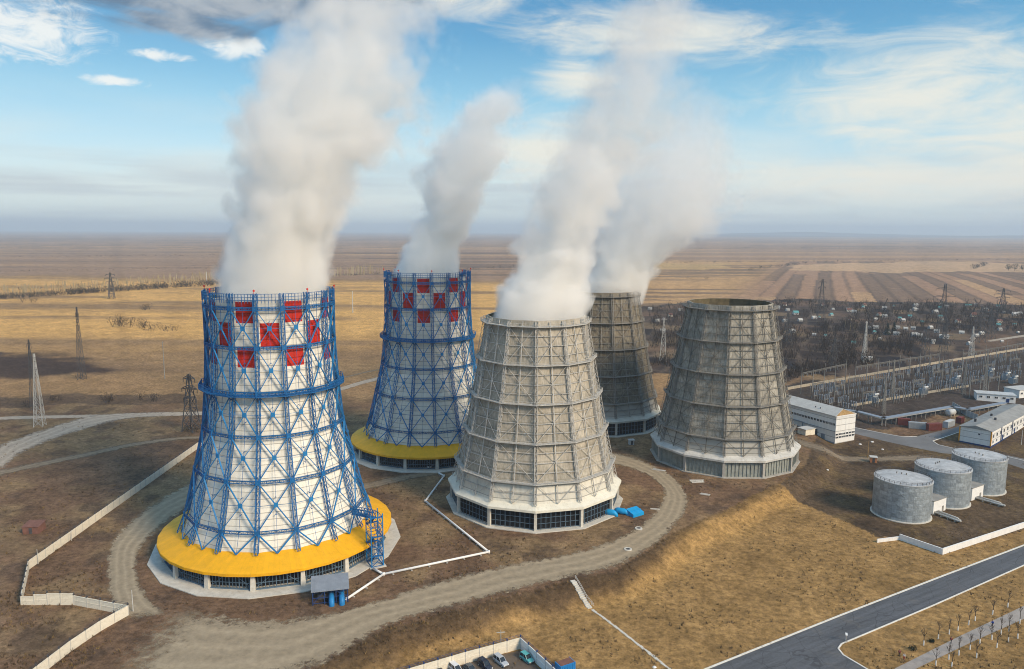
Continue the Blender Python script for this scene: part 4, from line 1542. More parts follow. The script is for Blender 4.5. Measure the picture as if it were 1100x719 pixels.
# ------------------------------------------------------------------ tanks
def tank(x, y, label, seed):
    gz = ground_z(x, y)
    T = thing('storage_tank', label, 'tank', (x, y, gz), seed * 1.3, 'metal storage tanks in a row')
    r, h = 9.8, 14.0
    b = MB()
    b.lathe([(r, -0.3), (r, h - 0.25)], 64)
    b.build('shell', M['tank'], T, True)
    b = MB()
    b.lathe([(0.05, h + 0.75), (r * 0.5, h + 0.5), (r - 0.1, h), (r + 0.12, h - 0.06), (r + 0.12, h - 0.3)], 64)
    b.build('roof', M['tank_roof'], T)
    b = MB()
    handrail_ring(b, 32, r - 0.25, h - 0.02, 1.0, 0, 1, 0.07, 1)
    b.build('railing', M['dark_steel'], T)
    b = MB()
    b.lathe([(r + 0.02, 0.32), (r + 0.55, 0.3), (r + 0.6, -0.3)], 48)
    b.build('plinth', M['pale_concrete'], T)
    b = MB()
    for s in (-0.28, 0.28):
        b.bar((s, -r - 0.25, 0.1), (s, -r - 0.25, h + 0.9), 0.09)
    for k in range(36):
        b.bar((-0.28, -r - 0.25, 0.4 + k * 0.38), (0.28, -r - 0.25, 0.4 + k * 0.38), 0.06)
    for k in range(5):
        b.bar((-0.28, -r - 0.25, 1.5 + k * 3), (-0.28, -r, 1.5 + k * 3), 0.08)
    lo = b.build('ladder', M['dim_steel'], T, rz=math.radians(-150) - seed * 1.3)
    b = MB()
    for k in range(3):
        b.tube([(2 + 1.3 * k - 3, 3 - k, h + 0.3), (2 + 1.3 * k - 3, 3 - k, h + 1.3)], 0.22, 8)
    b.build('vent', M['dim_steel'], T)
    return T


TK = [(145.5, 266.5), (168.6, 281.0), (191.8, 295.5)]
tank(*TK[0], 'nearest of the three round metal tanks, at the left end of their row', 0)
tank(*TK[1], 'middle one of the three round metal tanks', 1)
tank(*TK[2], 'farthest of the three round metal tanks, beside the road', 2)


def valve_house(i, label):
    (x0, y0), (x1, y1) = TK[i], TK[i + 1]
    mx, my = (x0 + x1) / 2 + 2.2, (y0 + y1) / 2 - 3.6
    an = math.atan2(y1 - y0, x1 - x0)
    gz = ground_z(mx, my)
    T = thing('valve_house', label, 'valve house', (mx, my, gz), an, 'white valve houses between the tanks')
    b = MB()
    b.box((0, 0, 2.4), (8.6, 5.5, 5.2))
    b.build('wall', M['white'], T)
    b = MB()
    b.box((0, 0, 5.12), (9.0, 5.9, 0.24))
    b.build('roof', M['roof_grey'], T)
    b = MB()
    b.box((2.2, -2.78, 1.1), (1.1, 0.1, 2.2))
    b.build('door', M['dim_steel'], T)


valve_house(0, 'low white valve house between the nearest and the middle tank')
valve_house(1, 'low white valve house between the middle and the farthest tank')


def pipe_loop(px0, px1, label):
    a, c = G(*px0), G(*px1)
    d = (c - a); L = d.length
    T = thing('pipe_loop', label, 'pipe', tuple(a), math.atan2(d.y, d.x), 'pipe loops in front of the tanks')
    for k, dy in enumerate((-1.3, -0.4, 0.9)):
        b = MB()
        b.tube([(0, dy, 0.8), (L - 1.4, dy, 0.8), (L - 0.5, dy * 0.9, 0.8), (L, dy * 0.3 - 0.3, 0.75), (L - 0.2, -1.5 - dy * 0.5, 0.7)] if k < 2 else [(0, dy, 0.8), (L * 0.8, dy, 0.8), (L * 0.9, dy + .2, -0.2)], 0.36, 10)
        b.build('pipe', M['dim_steel'] if k == 1 else M['grey_steel'], T, True)
    b = MB()
    for i in range(4):
        b.box((L * (i + .4) / 4, 0, 0.12), (0.4, 3.4, 0.7))
    b.build('support', M['concrete'], T)


pipe_loop((1004, 551), (1033, 562), 'grey pipe loop on the ground between the nearest and middle tanks')
pipe_loop((1046, 535), (1080, 545), 'grey pipe loop on the ground before the farthest tank')


# ------------------------------------------------------------------ buildings
def window(parent, mb_loc, w, h, rz, bars=2, frame=None, name='window'):
    """a window: frame with a pane set into it; mb_loc is its centre on the wall face, rz the wall's outward heading"""
    f = MB()
    t = 0.14
    f.box((0, -0.03, h / 2), (w + 2 * t, 0.14, t)); f.box((0, -0.03, -h / 2), (w + 2 * t, 0.18, t))
    f.box((-w / 2 - t / 2, -0.03, 0), (t, 0.14, h - t)); f.box((w / 2 + t / 2, -0.03, 0), (t, 0.14, h - t))
    for i in range(1, bars):
        f.box((-w / 2 + w * i / bars, -0.03, 0), (0.08, 0.1, h - t))
    fo = f.build(name, frame or M['white'], parent, loc=mb_loc, rz=rz)
    p = MB()
    p.box((0, 0.0, 0), (w - 0.01, 0.08, h - t - 0.01))
    p.build('pane', M['glass'], fo)
    return fo


def frame_from(A, B):
    """local frame: origin A, x along A->B (front), y away from the viewer to the left of that"""
    d = B - A
    return math.atan2(d.y, d.x), d.length


WALLW = mat_cladding('white wall panels', (0.80, 0.79, 0.75), 3.0, dirt=(0.45, 0.43, 0.40), dirt_amt=0.25)


def gable_hall():
    A, B = G(896.7, 477), G(917.5, 473)
    an, W = frame_from(A, B)
    T = thing('industrial_hall', 'white gable roofed hall standing right behind the open grey tower', 'building', tuple(A), an)
    Ln, h, rise = 46.0, 13.8, 2.6
    b = MB()
    b.add([(0, 0, -0.5), (W, 0, -0.5), (W, Ln, -0.5), (0, Ln, -0.5), (0, 0, h), (W, 0, h), (W, Ln, h), (0, Ln, h), (W / 2, Ln, h + rise)],
          [(0, 1, 5, 4), (1, 2, 6, 5), (2, 3, 7, 8, 6), (3, 0, 4, 7)])
    b.build('wall', WALLW, T)
    b = MB()
    b.add([(-0.1, 0.05, h), (W + .1, 0.05, h), (W / 2, 0.05 + 2.2, h + rise * 0.98)], [(0, 1, 2)])
    b.build('gable_boards', M['wood'], T)
    b = MB()
    e = 0.5; t = 0.3
    for s in (0, 1):
        x0, x1 = (-e, W / 2) if s == 0 else (W + e, W / 2)
        z0, z1 = h - 0.12, h + rise
        q = [(x0, 0.1, z0), (x1, 2.0, z1), (x1, Ln + .4, z1), (x0, Ln + .4, z0)]
        b.add(q + [(x, y, z + t) for x, y, z in q], [(0, 1, 2, 3), (4, 5, 6, 7), (0, 1, 5, 4), (1, 2, 6, 5), (2, 3, 7, 6), (3, 0, 4, 7)])
    b.build('roof', M['roof_pale'], T)
    b = MB()
    b.box((W / 2, -0.06, h - 0.1), (W + .3, 0.25, 0.5))
    b.box((W / 2, -0.03, h * .56), (0.12, 0.1, h * .8))
    b.build('trim', M['white'], T)
    for i in range(6):
        for z in (4.6, 3.1):
            window(T, (1.1 + i * (W - 2.2) / 5, -0.02, z), (W - 2.2) / 5 - 0.45, 1.05, 0, 2)
    for i in range(24):
        window(T, (-0.02, 1.3 + i * (Ln - 2.6) / 23, h - 4.2), (Ln - 2) / 24 - 0.35, 1.3, -PI / 2, 2)
    b = MB()
    b.box((-0.05, 13.0, 2.4), (0.2, 4.2, 4.8))
    b.build('gate', M['dark_steel'], T)
    b = MB()
    b.box((-0.05, 7.3, 1.8), (0.2, 2.2, 3.4))
    b.build('door', M['galv'], T)
    b = MB()
    b.box((-0.14, Ln / 2, 6.2), (0.28, Ln - 1, 0.22)); b.box((-0.1, Ln / 2, 0.2), (0.22, Ln, 0.8))
    b.tube([(-0.5, 20, 0), (-0.5, 20, 6.5), (-0.5, Ln - 4, 6.5)], 0.22, 8)
    b.build('ledge', M['galv'], T)
    b = MB()
    b.tube([(2.5, 12, h), (2.5, 12, h + 1.9)], 0.25, 8); b.tube([(2.5, 15, h), (2.5, 15, h + 1.9)], 0.25, 8)
    b.build('roof_vent', M['dark_steel'], T)
    # lean-to store with timber roof
    S = thing('store_shed', 'small pale shed between the open grey tower and the white hall', 'shed', tuple(G(866, 466)), an)
    b = MB()
    b.box((0, 0, 1.3), (6.5, 5, 3.0))
    b.build('wall', M['cream'], S)
    b = MB()
    b.box((0, 0, 2.95), (7.2, 5.6, 0.25))
    b.build('roof', M['roof_pale'], S)
    b = MB()
    b.box((3.28, -1, 1.0), (0.1, 1.3, 2.0))
    b.build('door', M['dark_steel'], S)


gable_hall()


def flat_hall():
    A, B = G(1030, 474.5), G(1063.7, 481.5)
    an, W = frame_from(A, B)
    T = thing('office_block', 'long white single storey block with orange corners and dark blue plinth', 'building', tuple(A), an)
    Ln, h = 70.0, 8.0
    b = MB()
    b.box((W / 2, Ln / 2, h / 2 - 0.25), (W, Ln, h + 0.5))
    b.build('wall', WALLW, T)
    b = MB()
    b.box((W / 2, Ln / 2, 0.15), (W + 0.12, Ln + 0.12, 0.9))
    b.build('plinth', M['navy'], T)
    for x, y in ((0, 0), (W, 0), (W, Ln), (0, Ln)):
        b = MB()
        b.box((x, y, h / 2 + 0.3), (0.5, 0.5, h - 0.58))
        b.build('corner_trim', M['orange'], T)
    b = MB()
    e = 0.6
    b.add([(-e, -e, h), (W + e, -e, h), (W + e, Ln + e, h), (-e, Ln + e, h), (W / 2, -e, h + 1.7), (W / 2, Ln + e, h + 1.7)],
          [(0, 1, 4), (1, 2, 5, 4), (2, 3, 5), (3, 0, 4, 5), (3, 2, 1, 0)])
    b.build('roof', M['roof_grey'], T)
    for i in range(12):
        y = 3.2 + i * 5.6
        window(T, (W + 0.02, y, 5.1), 2.0, 1.9, PI / 2, 2)
        if i % 3 != 2:
            window(T, (W + 0.02, y, 2.2), 1.6, 1.5, PI / 2, 2)
    window(T, (W * 0.62, -0.02, 5.6), 1.0, 0.8, 0, 1)
    for y in (18.0, 38.0):
        b = MB()
        b.box((W + 0.05, y, 1.7), (0.16, 1.8, 3.0))
        b.build('door', M['navy'], T)
    b = MB()
    b.bar((W + .25, 15, 0.3), (W + .25, 15, h), 0.3); b.bar((W + .25, 33, 0.3), (W + .25, 33, h), 0.3)
    b.build('downpipe', M['navy'], T)
    for x, y in ((3, 12), (5, 30), (9, 22)):
        b = MB()
        b.box((x, y, h + 1.4), (0.9, 0.9, 2.0))
        b.build('roof_vent', M['dark_steel'], T)


flat_hall()


def container(px, py, L, w, h, rz, body, label, top=None):
    p = G(px, py)
    T = thing('shipping_container', label, 'container', tuple(p), rz)
    b = MB()
    b.box((0, 0, h / 2), (L - .1, w - .1, h - 0.1))
    n = int(L / 0.45)
    for i in range(n):
        x = -L / 2 + L * (i + 0.5) / n
        for s in (-1, 1):
            b.box((x, s * (w / 2), h / 2), (0.2, 0.1, h - 0.4))
    b.build('body', M[body], T)
    b = MB()
    for sx in (-1, 1):
        for sy in (-1, 1):
            b.box((sx * (L / 2 - .08), sy * (w / 2 - .05), h / 2), (0.2, 0.24, h))
    for sx in (-1, 1):
        b.bar((sx * (L / 2 - .05), -w / 2, h - .08), (sx * (L / 2 - .05), w / 2, h - .08), 0.18)
    b.build('frame', M[body], T)
    b = MB()
    b.box((0, 0, h + 0.01), (L - 0.3, w - 0.3, 0.06))
    b.build('roof', M[top or body], T)
    b = MB()
    b.box((L / 2 + 0.03, -w / 4, h / 2), (0.08, w / 2 - 0.12, h - 0.3)); b.box((L / 2 + 0.03, w / 4, h / 2), (0.08, w / 2 - 0.12, h - 0.3))
    for s in (-0.35, 0.35):
        b.bar((L / 2 + 0.1, s, 0.2), (L / 2 + 0.1, s, h - 0.2), 0.06)
    b.build('door', M[body], T)


ca = math.radians(-18)
container(970.5, 456.5, 6.0, 2.6, 3.6, ca, 'rust_red', 'red container at the left end of the row by the yard road')
container(985.5, 460.5, 8.6, 2.6, 3.4, ca, 'cont_grey', 'grey container between the two red ones by the yard road')
container(1002.5, 462.0, 8.0, 2.8, 3.6, math.radians(12), 'rust_red', 'red container at the corner where the yard road turns')
container(1019.0, 458.5, 8.6, 2.6, 3.4, math.radians(38), 'cont_pale', 'pale grey container right of the corner red one')
container(1031.0, 454.5, 4.6, 2.6, 3.4, math.radians(38), 'rust_red', 'small red container next to the office block')
container(607, 722, 4.2, 2.4, 2.6, math.radians(30), 'cont_blue', 'blue container with a dusty red top beside the car park fence', 'rusty')


def small_tank():
    p = G(1021, 447)
    T = thing('water_tank', 'whitish tank lying on its side inside the container row', 'tank', (p.x, p.y, p.z), 0.5)
    b = MB()
    b.tube([(-2.7, 0, 2.2), (-2.5, 0, 2.2), (2.5, 0, 2.2), (2.7, 0, 2.2)], [1.0, 1.7, 1.7, 1.0], 18)
    b.build('vessel', M['cont_pale'], T, True)
    for x in (-1.6, 1.6):
        b = MB()
        b.box((x, 0, 0.45), (0.5, 2.6, 1.1))
        b.build('saddle', M['concrete'], T)


small_tank()
fence('block_wall', 'short grey block wall behind the container row', [(1023, 438), (1038, 447), (1050, 452)], 3.4, 3.0, 'cont_grey', None, False, cat='wall')


def pipe_rack(label, pix, w=3.2, z=3.6):
    pts = [G(*q) for q in pix]
    o = pts[0]
    T = thing('pipe_rack', label, 'pipe rack', tuple(o))
    deck = MB(); leg = MB(); pip = MB()
    for a, c in zip(pts[:-1], pts[1:]):
        d = c - a
        an = math.atan2(d.y, d.x); L = d.length
        mid = (a + c) / 2 - o
        deck.box((mid.x, mid.y, z + 0.1), (L + 1.5, w, 0.28), an)
        nx, ny = -math.sin(an), math.cos(an)
        for s in (-1.1, -0.2, 0.8):
            pip.tube([(a.x - o.x + nx * s, a.y - o.y + ny * s, z - 0.35), (c.x - o.x + nx * s, c.y - o.y + ny * s, z - 0.35)], 0.3, 8)
        n = max(2, int(L / 8))
        for i in range(n + 1):
            q = a.lerp(c, i / n) - o
            for s in (-1, 1):
                leg.bar((q.x + nx * s * 1.2, q.y + ny * s * 1.2, -0.5), (q.x + nx * s * 1.2, q.y + ny * s * 1.2, z - 0.1), 0.28)
            leg.bar((q.x - nx * 1.5, q.y - ny * 1.5, z - 0.72), (q.x + nx * 1.5, q.y + ny * 1.5, z - 0.72), 0.24)
    deck.build('deck', M['galv'], T)
    pip.build('pipe_run', M['grey_steel'], T, True)
    leg.build('trestle', M['dim_steel'], T)


pipe_rack('grey pipe rack on legs bending past the containers', [(905, 447), (920, 449), (949, 458), (1022, 443), (1040, 446.5), (1078, 438)])


def far_block(px, py, rz, L, w, h, label, wall, roof, trim=None):
    p = G(px, py)
    T = thing('utility_building', label, 'building', tuple(p), rz)
    b = MB()
    b.box((0, 0, h / 2 - .2), (L, w, h + .4))
    b.build('wall', M[wall], T)
    b = MB()
    b.box((0, 0, h + 0.2), (L + .8, w + .8, 0.4))
    b.build('roof', M[roof], T)
    n = max(2, int(L / 4))
    for i in range(n):
        window(T, (-L / 2 + L * (i + .5) / n, -w / 2 - 0.02, h * 0.6), 1.6, 1.3, 0, 2)
    b = MB()
    b.box((L * 0.3, -w / 2 - 0.05, 1.2), (1.6, 0.12, 2.4))
    b.build('door', M[trim or 'navy'], T)


far_block(1068, 430, math.radians(-22), 20, 9, 4.2, 'white and blue control building at the switchyard corner', 'white', 'cont_pale')
far_block(1096, 425, math.radians(20), 16, 10, 4.6, 'pale flat building at the right edge beyond the office block', 'white', 'roof_pale')


# ------------------------------------------------------------------ switchyard
def sy_at(px, py): return G(px, py)


def gantry(px0, py0, px1, py1, h, bays, label, group, tall=0.0):
    a, c = G(px0, py0), G(px1, py1)
    d = c - a
    T = thing('line_gantry', label, 'gantry', tuple(a), math.atan2(d.y, d.x), group)
    L = d.length
    for i in range(bays + 1):
        x = L * i / bays
        b = MB()
        b.bar((x, 0, -0.4), (x, 0, h), 0.34)
        b.bar((x, 0, h), (x, 0, h + (3.5 if i % 2 == 0 else 1.2) + tall), 0.2)
        b.build('post', M['dim_steel'], T)
    b = MB()
    for dz, dy in ((0, -.4), (0, .4), (-0.8, 0)):
        b.bar((0, dy, h + dz), (L, dy, h + dz), 0.2)
    n = int(L / 1.5)
    for i in range(n):
        x0, x1 = L * i / n, L * (i + 1) / n
        b.bar((x0, -.4, h), (x1, 0, h - .8), 0.1); b.bar((x0, 0, h - .8), (x1, .4, h), 0.1)
    b.build('beam', M['mid_steel'], T)
    b = MB()
    k = bays * 3
    for i in range(k):
        x = L * (i + .5) / k
        b.tube([(x, 0, h - 0.8), (x, 0, h - 2.6)], 0.16, 6)
    b.build('insulator_string', M['insul'], T)
    return T


GR = 'steel line gantries of the switchyard'
gantry(860, 423, 908, 411, 13, 4, 'leftmost of the long gantries along the back of the switchyard', GR)
gantry(918, 415, 1008, 399, 13, 8, 'middle long gantry along the back of the switchyard', GR)
gantry(1033, 399, 1112, 383, 13, 7, 'long gantry at the right end of the switchyard back row', GR)
for (x0, y0, x1, y1, h) in [(980, 428, 991, 426, 11), (1001, 418, 1011, 416, 11), (1020, 416, 1032, 413, 11), (1041, 428, 1052, 425.5, 11),
                            (1061, 423, 1072, 421, 10), (1084, 401, 1094, 399.5, 10), (896, 432, 906, 430, 10), (911, 424, 922, 421.5, 10),
                            (938, 424, 949, 421.5, 10), (958, 419, 969, 417, 10), (926, 438, 937, 436, 9), (872, 428, 884, 425.5, 9), (960, 434, 970, 432, 9),
                            (1012, 405, 1022, 403, 11), (1055, 408, 1066, 406, 10)]:
    gantry(x0, y0, x1, y1, h, 1, 'small two post portal gantry among the switchgear', 'two post portals in the switchyard')


def breaker_proto():
    T = thing('switchgear_unit', 'three pole switchgear unit with pale porcelain on a steel stand', 'switchgear', (0, 0, 0), 0, 'switchgear units in rows in the switchyard')
    for i, x in enumerate((-1.6, 0, 1.6)):
        b = MB()
        path = []; rad = []
        for k in range(9):
            path.append((x, 0, 2.4 + k * 0.32)); rad.append(0.36 if k % 2 else 0.24)
        b.tube(path, rad, 8)
        b.box((x, 0, 5.15), (0.5, 0.9, 0.5))
        b.build('insulator', M['insul'], T)
    b = MB()
    for x in (-1.6, 0, 1.6):
        b.bar((x, 0, -0.3), (x, 0, 2.3), 0.24)
    b.bar((-2, 0, 2.2), (2, 0, 2.2), 0.3)
    b.build('stand', M['dim_steel'], T)
    return register(T)


def post_proto():
    T = thing('insulator_post', 'slim insulator post standing in the switchyard rows', 'insulator post', (0, 0, 0), 0, 'insulator posts in the switchyard')
    b = MB()
    b.bar((0, 0, -0.3), (0, 0, 3.6), 0.24)
    b.build('stand', M['mid_steel'], T)
    b = MB()
    path = []; rad = []
    for k in range(9):
        path.append((0, 0, 3.6 + k * 0.28)); rad.append(0.24 if k % 2 else 0.14)
    b.tube(path, rad, 8)
    b.build('insulator', M['insul'], T)
    return register(T)


def transformer_proto():
    T = thing('transformer', 'grey power transformer with bushings on its lid, in the switchyard', 'transformer', (0, 0, 0), 0, 'power transformers of the switchyard')
    b = MB()
    b.box((0, 0, 2.0), (5.0, 2.6, 4.0))
    b.build('casing', M['cont_grey'], T)
    for s in (-1, 1):
        b = MB()
        for i in range(8):
            b.box((-2.1 + i * 0.6, s * 1.75, 2.0), (0.12, 0.8, 2.8))
        b.box((0, s * 1.75, 3.2), (4.4, 0.14, 0.14))
        b.build('radiator', M['cont_grey'], T)
    b = MB()
    b.tube([(-2.2, -1.6, 5.0), (2.2, -1.6, 5.0)], 0.6, 12)
    b.build('oil_conservator', M['cont_pale'], T)
    for x in (-1.5, 0, 1.5):
        b = MB()
        b.tube([(x, 0, 4.0), (x, 0, 4.6), (x, 0, 6.4)], [0.35, 0.3, 0.15], 8)
        b.build('bushing', M['insul'], T)
    return register(T)


def pixrow(x0, y0, x1, y1, n):
    return [(x0 + (x1 - x0) * (i + .5) / n, y0 + (y1 - y0) * (i + .5) / n) for i in range(n)]


swg = breaker_proto(); ipost = post_proto(); trf = transformer_proto()
first = {'s': True, 'p': True, 't': True}


def place(proto, key, p, rz):
    if first[key]:
        first[key] = False
        proto.location = p; proto.rotation_euler.z = rz
        return proto
    return dup(proto, p, rz)


yard_dir = math.atan2((G(1100, 376) - G(850, 420)).y, (G(1100, 376) - G(850, 420)).x)
rows = [(868, 424, 1098, 383, 40), (872, 429, 1098, 390, 38), (880, 434, 1098, 398, 36), (890, 438, 1098, 405, 28), (905, 443, 1040, 419, 18)]
for ri, (x0, y0, x1, y1, n) in enumerate(rows):
    for k, (px, py) in enumerate(pixrow(x0, y0, x1, y1, n)):
        px += random.uniform(-1.5, 1.5); py += random.uniform(-.5, .5)
        p = G(px, py)
        u = random.random()
        if u < 0.42:
            place(swg, 's', p, yard_dir + random.choice((0, PI / 2)) + random.uniform(-.03, .03))
        elif u < 0.95:
            place(ipost, 'p', p, random.uniform(0, 3))
            for dd in (2.5, 5.0):
                place(ipost, 'p', p + Vector((math.cos(yard_dir) * dd, math.sin(yard_dir) * dd, 0)), random.uniform(0, 3))
for px, py in ((938, 432), (991, 424), (1026, 412), (1063, 404), (1088, 412), (1080, 408)):
    place(trf, 't', G(px, py), yard_dir)
fence('boundary_fence', 'long pale concrete fence running behind the switchyard', [(846, 419), (900, 409.5), (1000, 392), (1112, 373.5)], 1.8, 6.0, 'aged_panel', None, False)
fence('boundary_fence', 'low pale fence in front of the switchyard', [(915, 437), (960, 429), (1040, 416)], 1.5, 5.0, 'aged_panel', None, False)


# ------------------------------------------------------------------ pylons, masts, poles
def pylon(px, py, top, arms, wbase, m, label, group=None, waist=0.5, cat='pylon', heavy=1.0):
    p = G(px, py)
    dep = p.y * math.cos(PITCH) + (H_CAM - p.z) * math.sin(PITCH)
    h = at_depth(px, top, p.y)[2] - p.z
    T = thing('lattice_pylon', label, cat, tuple(p), random.uniform(-.3, .3), group)
    sz = max(0.17, p.y / FPX * 0.38) * heavy
    b = MB()
    n = max(5, int(h / (wbase * 0.9)))
    for i in range(n):
        z0, z1 = h * i / n, h * (i + 1) / n
        w0 = wbase / 2 * (1 - (1 - 0.14) * min(1, z0 / (h * .97))); w1 = wbase / 2 * (1 - (1 - 0.14) * min(1, z1 / (h * .97)))
        cs = [(-1, -1), (1, -1), (1, 1), (-1, 1)]
        for k in range(4):
            a, c = cs[k], cs[(k + 1) % 4]
            b.bar((a[0] * w0, a[1] * w0, z0 - (0.5 if i == 0 else 0)), (a[0] * w1, a[1] * w1, z1), sz)
            b.bar((a[0] * w0, a[1] * w0, z0), (c[0] * w1, c[1] * w1, z1), sz * 0.6)
            b.bar((c[0] * w0, c[1] * w0, z0), (a[0] * w1, a[1] * w1, z1), sz * 0.6)
            b.bar((a[0] * w1, a[1] * w1, z1), (c[0] * w1, c[1] * w1, z1), sz * 0.6)
    b.build('mast', m, T)
    for f, L in arms:
        b = MB()
        z = h * f
        ww = wbase / 2 * (1 - 0.86 * min(1, f / .97))
        b.bar((-ww - .1, 0, z + .8), (ww + .1, 0, z + .8), sz * .8)
        b.bar((-ww, -ww, z + .8), (-ww, ww, z + .8), sz); b.bar((ww, -ww, z + .8), (ww, ww, z + .8), sz)
        for s in (-1, 1):
            for y in (-ww, ww):
                b.bar((s * ww, y, z), (s * L, 0, z + 0.1), sz * 0.8)
                b.bar((s * ww, y, z + 1.6), (s * L, 0, z + 0.1), sz * 0.7)
        b.build('cross_arm', m, T)
        ins = MB()
        for s in (-1, 1):
            ins.tube([(s * (L - .1), 0, z), (s * (L - .1), 0, z - 1.8)], sz * 0.6, 6)
        ins.build('insulator', M['dark_steel'], T)
    return T


LP = 'lattice pylons on the left meadow'
pylon(88, 408, 330, [(0.9, 1.2)], 4.0, M['dark_steel'], 'slim lattice pylon on the golden meadow at far left, apart from the others', None, heavy=.7)
pylon(43, 458, 381, [(0.97, 0.5)], 4.4, M['grey_steel'], 'pale tapering lattice mast beside the dust road at the left edge', None)
pylon(37, 441, 365, [(0.92, 1.2)], 3.2, M['dark_steel'], 'dark slim lattice mast just behind the pale one at the left edge', None, heavy=.75)
pylon(120, 321, 293, [(0.92, 6), (0.78, 8), (0.64, 6)], 8, M['dark_steel'], 'far pylon with three arms at the tree row on the left', None)
pylon(206, 463, 402, [(0.92, 3.5), (0.74, 4.6), (0.56, 3.8)], 6.5, M['dark_steel'], 'dark three armed pylon just left of the front tower', None, heavy=1.8)
RPG = 'lattice pylons over the allotments on the right'
for (px, py, tp, wb, arms, mm, lb) in [
    (881, 346, 300, 9, [(0.93, 4), (0.8, 4)], 'dark_steel', 'tall dark pylon by the strip fields, nearest right of the open tower'),
    (1011, 362, 305, 9, [(0.9, 8), (0.76, 10), (0.62, 8)], 'dark_steel', 'tall dark three armed pylon above the allotments, midway along them'),
    (1076, 336, 310, 8, [(0.9, 8), (0.76, 10), (0.62, 8)], 'dark_steel', 'far faint three armed pylon near the right edge'),
    (845, 372, 336, 7, [(0.9, 5), (0.74, 6.5), (0.58, 5)], 'dark_steel', 'dark three armed pylon showing at the right rim of the open tower'),
    (895, 398, 363, 6, [(0.9, 4), (0.74, 5), (0.58, 4)], 'dark_steel', 'dark pylon left of the pale mast behind the switchyard'),
    (992, 398, 352, 7, [(0.9, 5), (0.74, 6.5), (0.58, 5)], 'dark_steel', 'dark pylon behind the middle of the switchyard back fence'),
    (1012, 390, 350, 7, [(0.9, 5), (0.74, 6.5), (0.58, 5)], 'dark_steel', 'dark pylon right of the one behind the middle back fence'),
    (1052, 368, 330, 7, [(0.9, 6), (0.76, 8), (0.62, 6)], 'dark_steel', 'dark pylon near the right end of the pale allotment road'),
    (1063, 364, 333, 7, [(0.9, 6), (0.76, 8), (0.62, 6)], 'dark_steel', 'rightmost of the dark pylons at the allotment road'),
    (712, 388, 342, 5.0, [(0.97, 2)], 'grey_steel', 'pale lattice mast seen in the gap between the two rear old towers'),
    (928, 390, 346, 3.2, [(0.97, 1)], 'grey_steel', 'pale slim lattice mast at the back of the switchyard, left part'),
    (1043, 384, 351, 3.2, [(0.6, 3)], 'grey_steel', 'pale slim mast with one side arm at the switchyard back fence'),
    (1057, 427, 376, 2.0, [(0.97, .8)], 'dim_steel', 'tall pale lightning mast in front of the control building'),
    (949, 445, 405, 1.8, [(0.97, .8)], 'dim_steel', 'pale lightning mast above the bend of the pipe rack'),
    (958, 429, 388, 1.8, [(0.97, .8)], 'dim_steel', 'pale lightning mast in the left half of the switchyard'),
    (1035, 424, 386, 1.8, [(0.97, .8)], 'dim_steel', 'pale lightning mast in the right half of the switchyard'),
]:
    pylon(px, py, tp, arms, wb, M[mm], lb, RPG, heavy=.72)


def pole(px, py, top, label, arm=True, m='grey_steel', r=0.16, cat='pole', lamp=False):
    p = G(px, py)
    h = at_depth(px, top, p.y)[2] - p.z
    T = thing('utility_pole', label, cat, tuple(p), random.uniform(-.6, .6))
    b = MB()
    b.tube([(0, 0, -0.4), (0, 0, h)], [r * 1.3, r * 0.8], 8)
    b.build('post', M[m], T)
    if arm:
        b = MB()
        b.bar((-1.1, 0, h - 0.6), (1.1, 0, h - 0.6), 0.14)
        b.build('cross_arm', M[m], T)
    if lamp:
        b = MB()
        b.box((0, -0.7, h), (0.5, 1.2, 0.2))
        b.build('lamp_head', M['white'], T)


pole(177, 407, 367, 'single pale pole on the golden meadow left of the front tower', True, 'dim_steel', r=0.26)
pole(379, 336, 313, 'far pale pole on the meadow between the two blue lattice towers', True, r=0.5)
pole(222, 303, 292, 'tiny pale pole far away at the end of the tree row', False, r=0.9)
pole(143, 657, 634, 'thin white post by the stepped corner of the panel fence', False, r=0.12)
pole(538, 692, 677, 'thin white lamp post behind the car park fence', True, r=0.09)
pole(932, 492, 474, 'thin post beside the small orange brown box', False, 'wood', r=0.14)
pole(908.5, 689, 680, 'short road sign post on the kerb corner', False, r=0.08, cat='sign post', lamp=True)
pole(77, 581, 571, 'thin post at the middle of the long panel fence', False, r=0.1)
pole(41, 606, 590, 'thin post near the far corner of the panel fence', False, r=0.1)
pole(1097, 478, 462, 'thin post before the office block at the right edge', False, r=0.12)


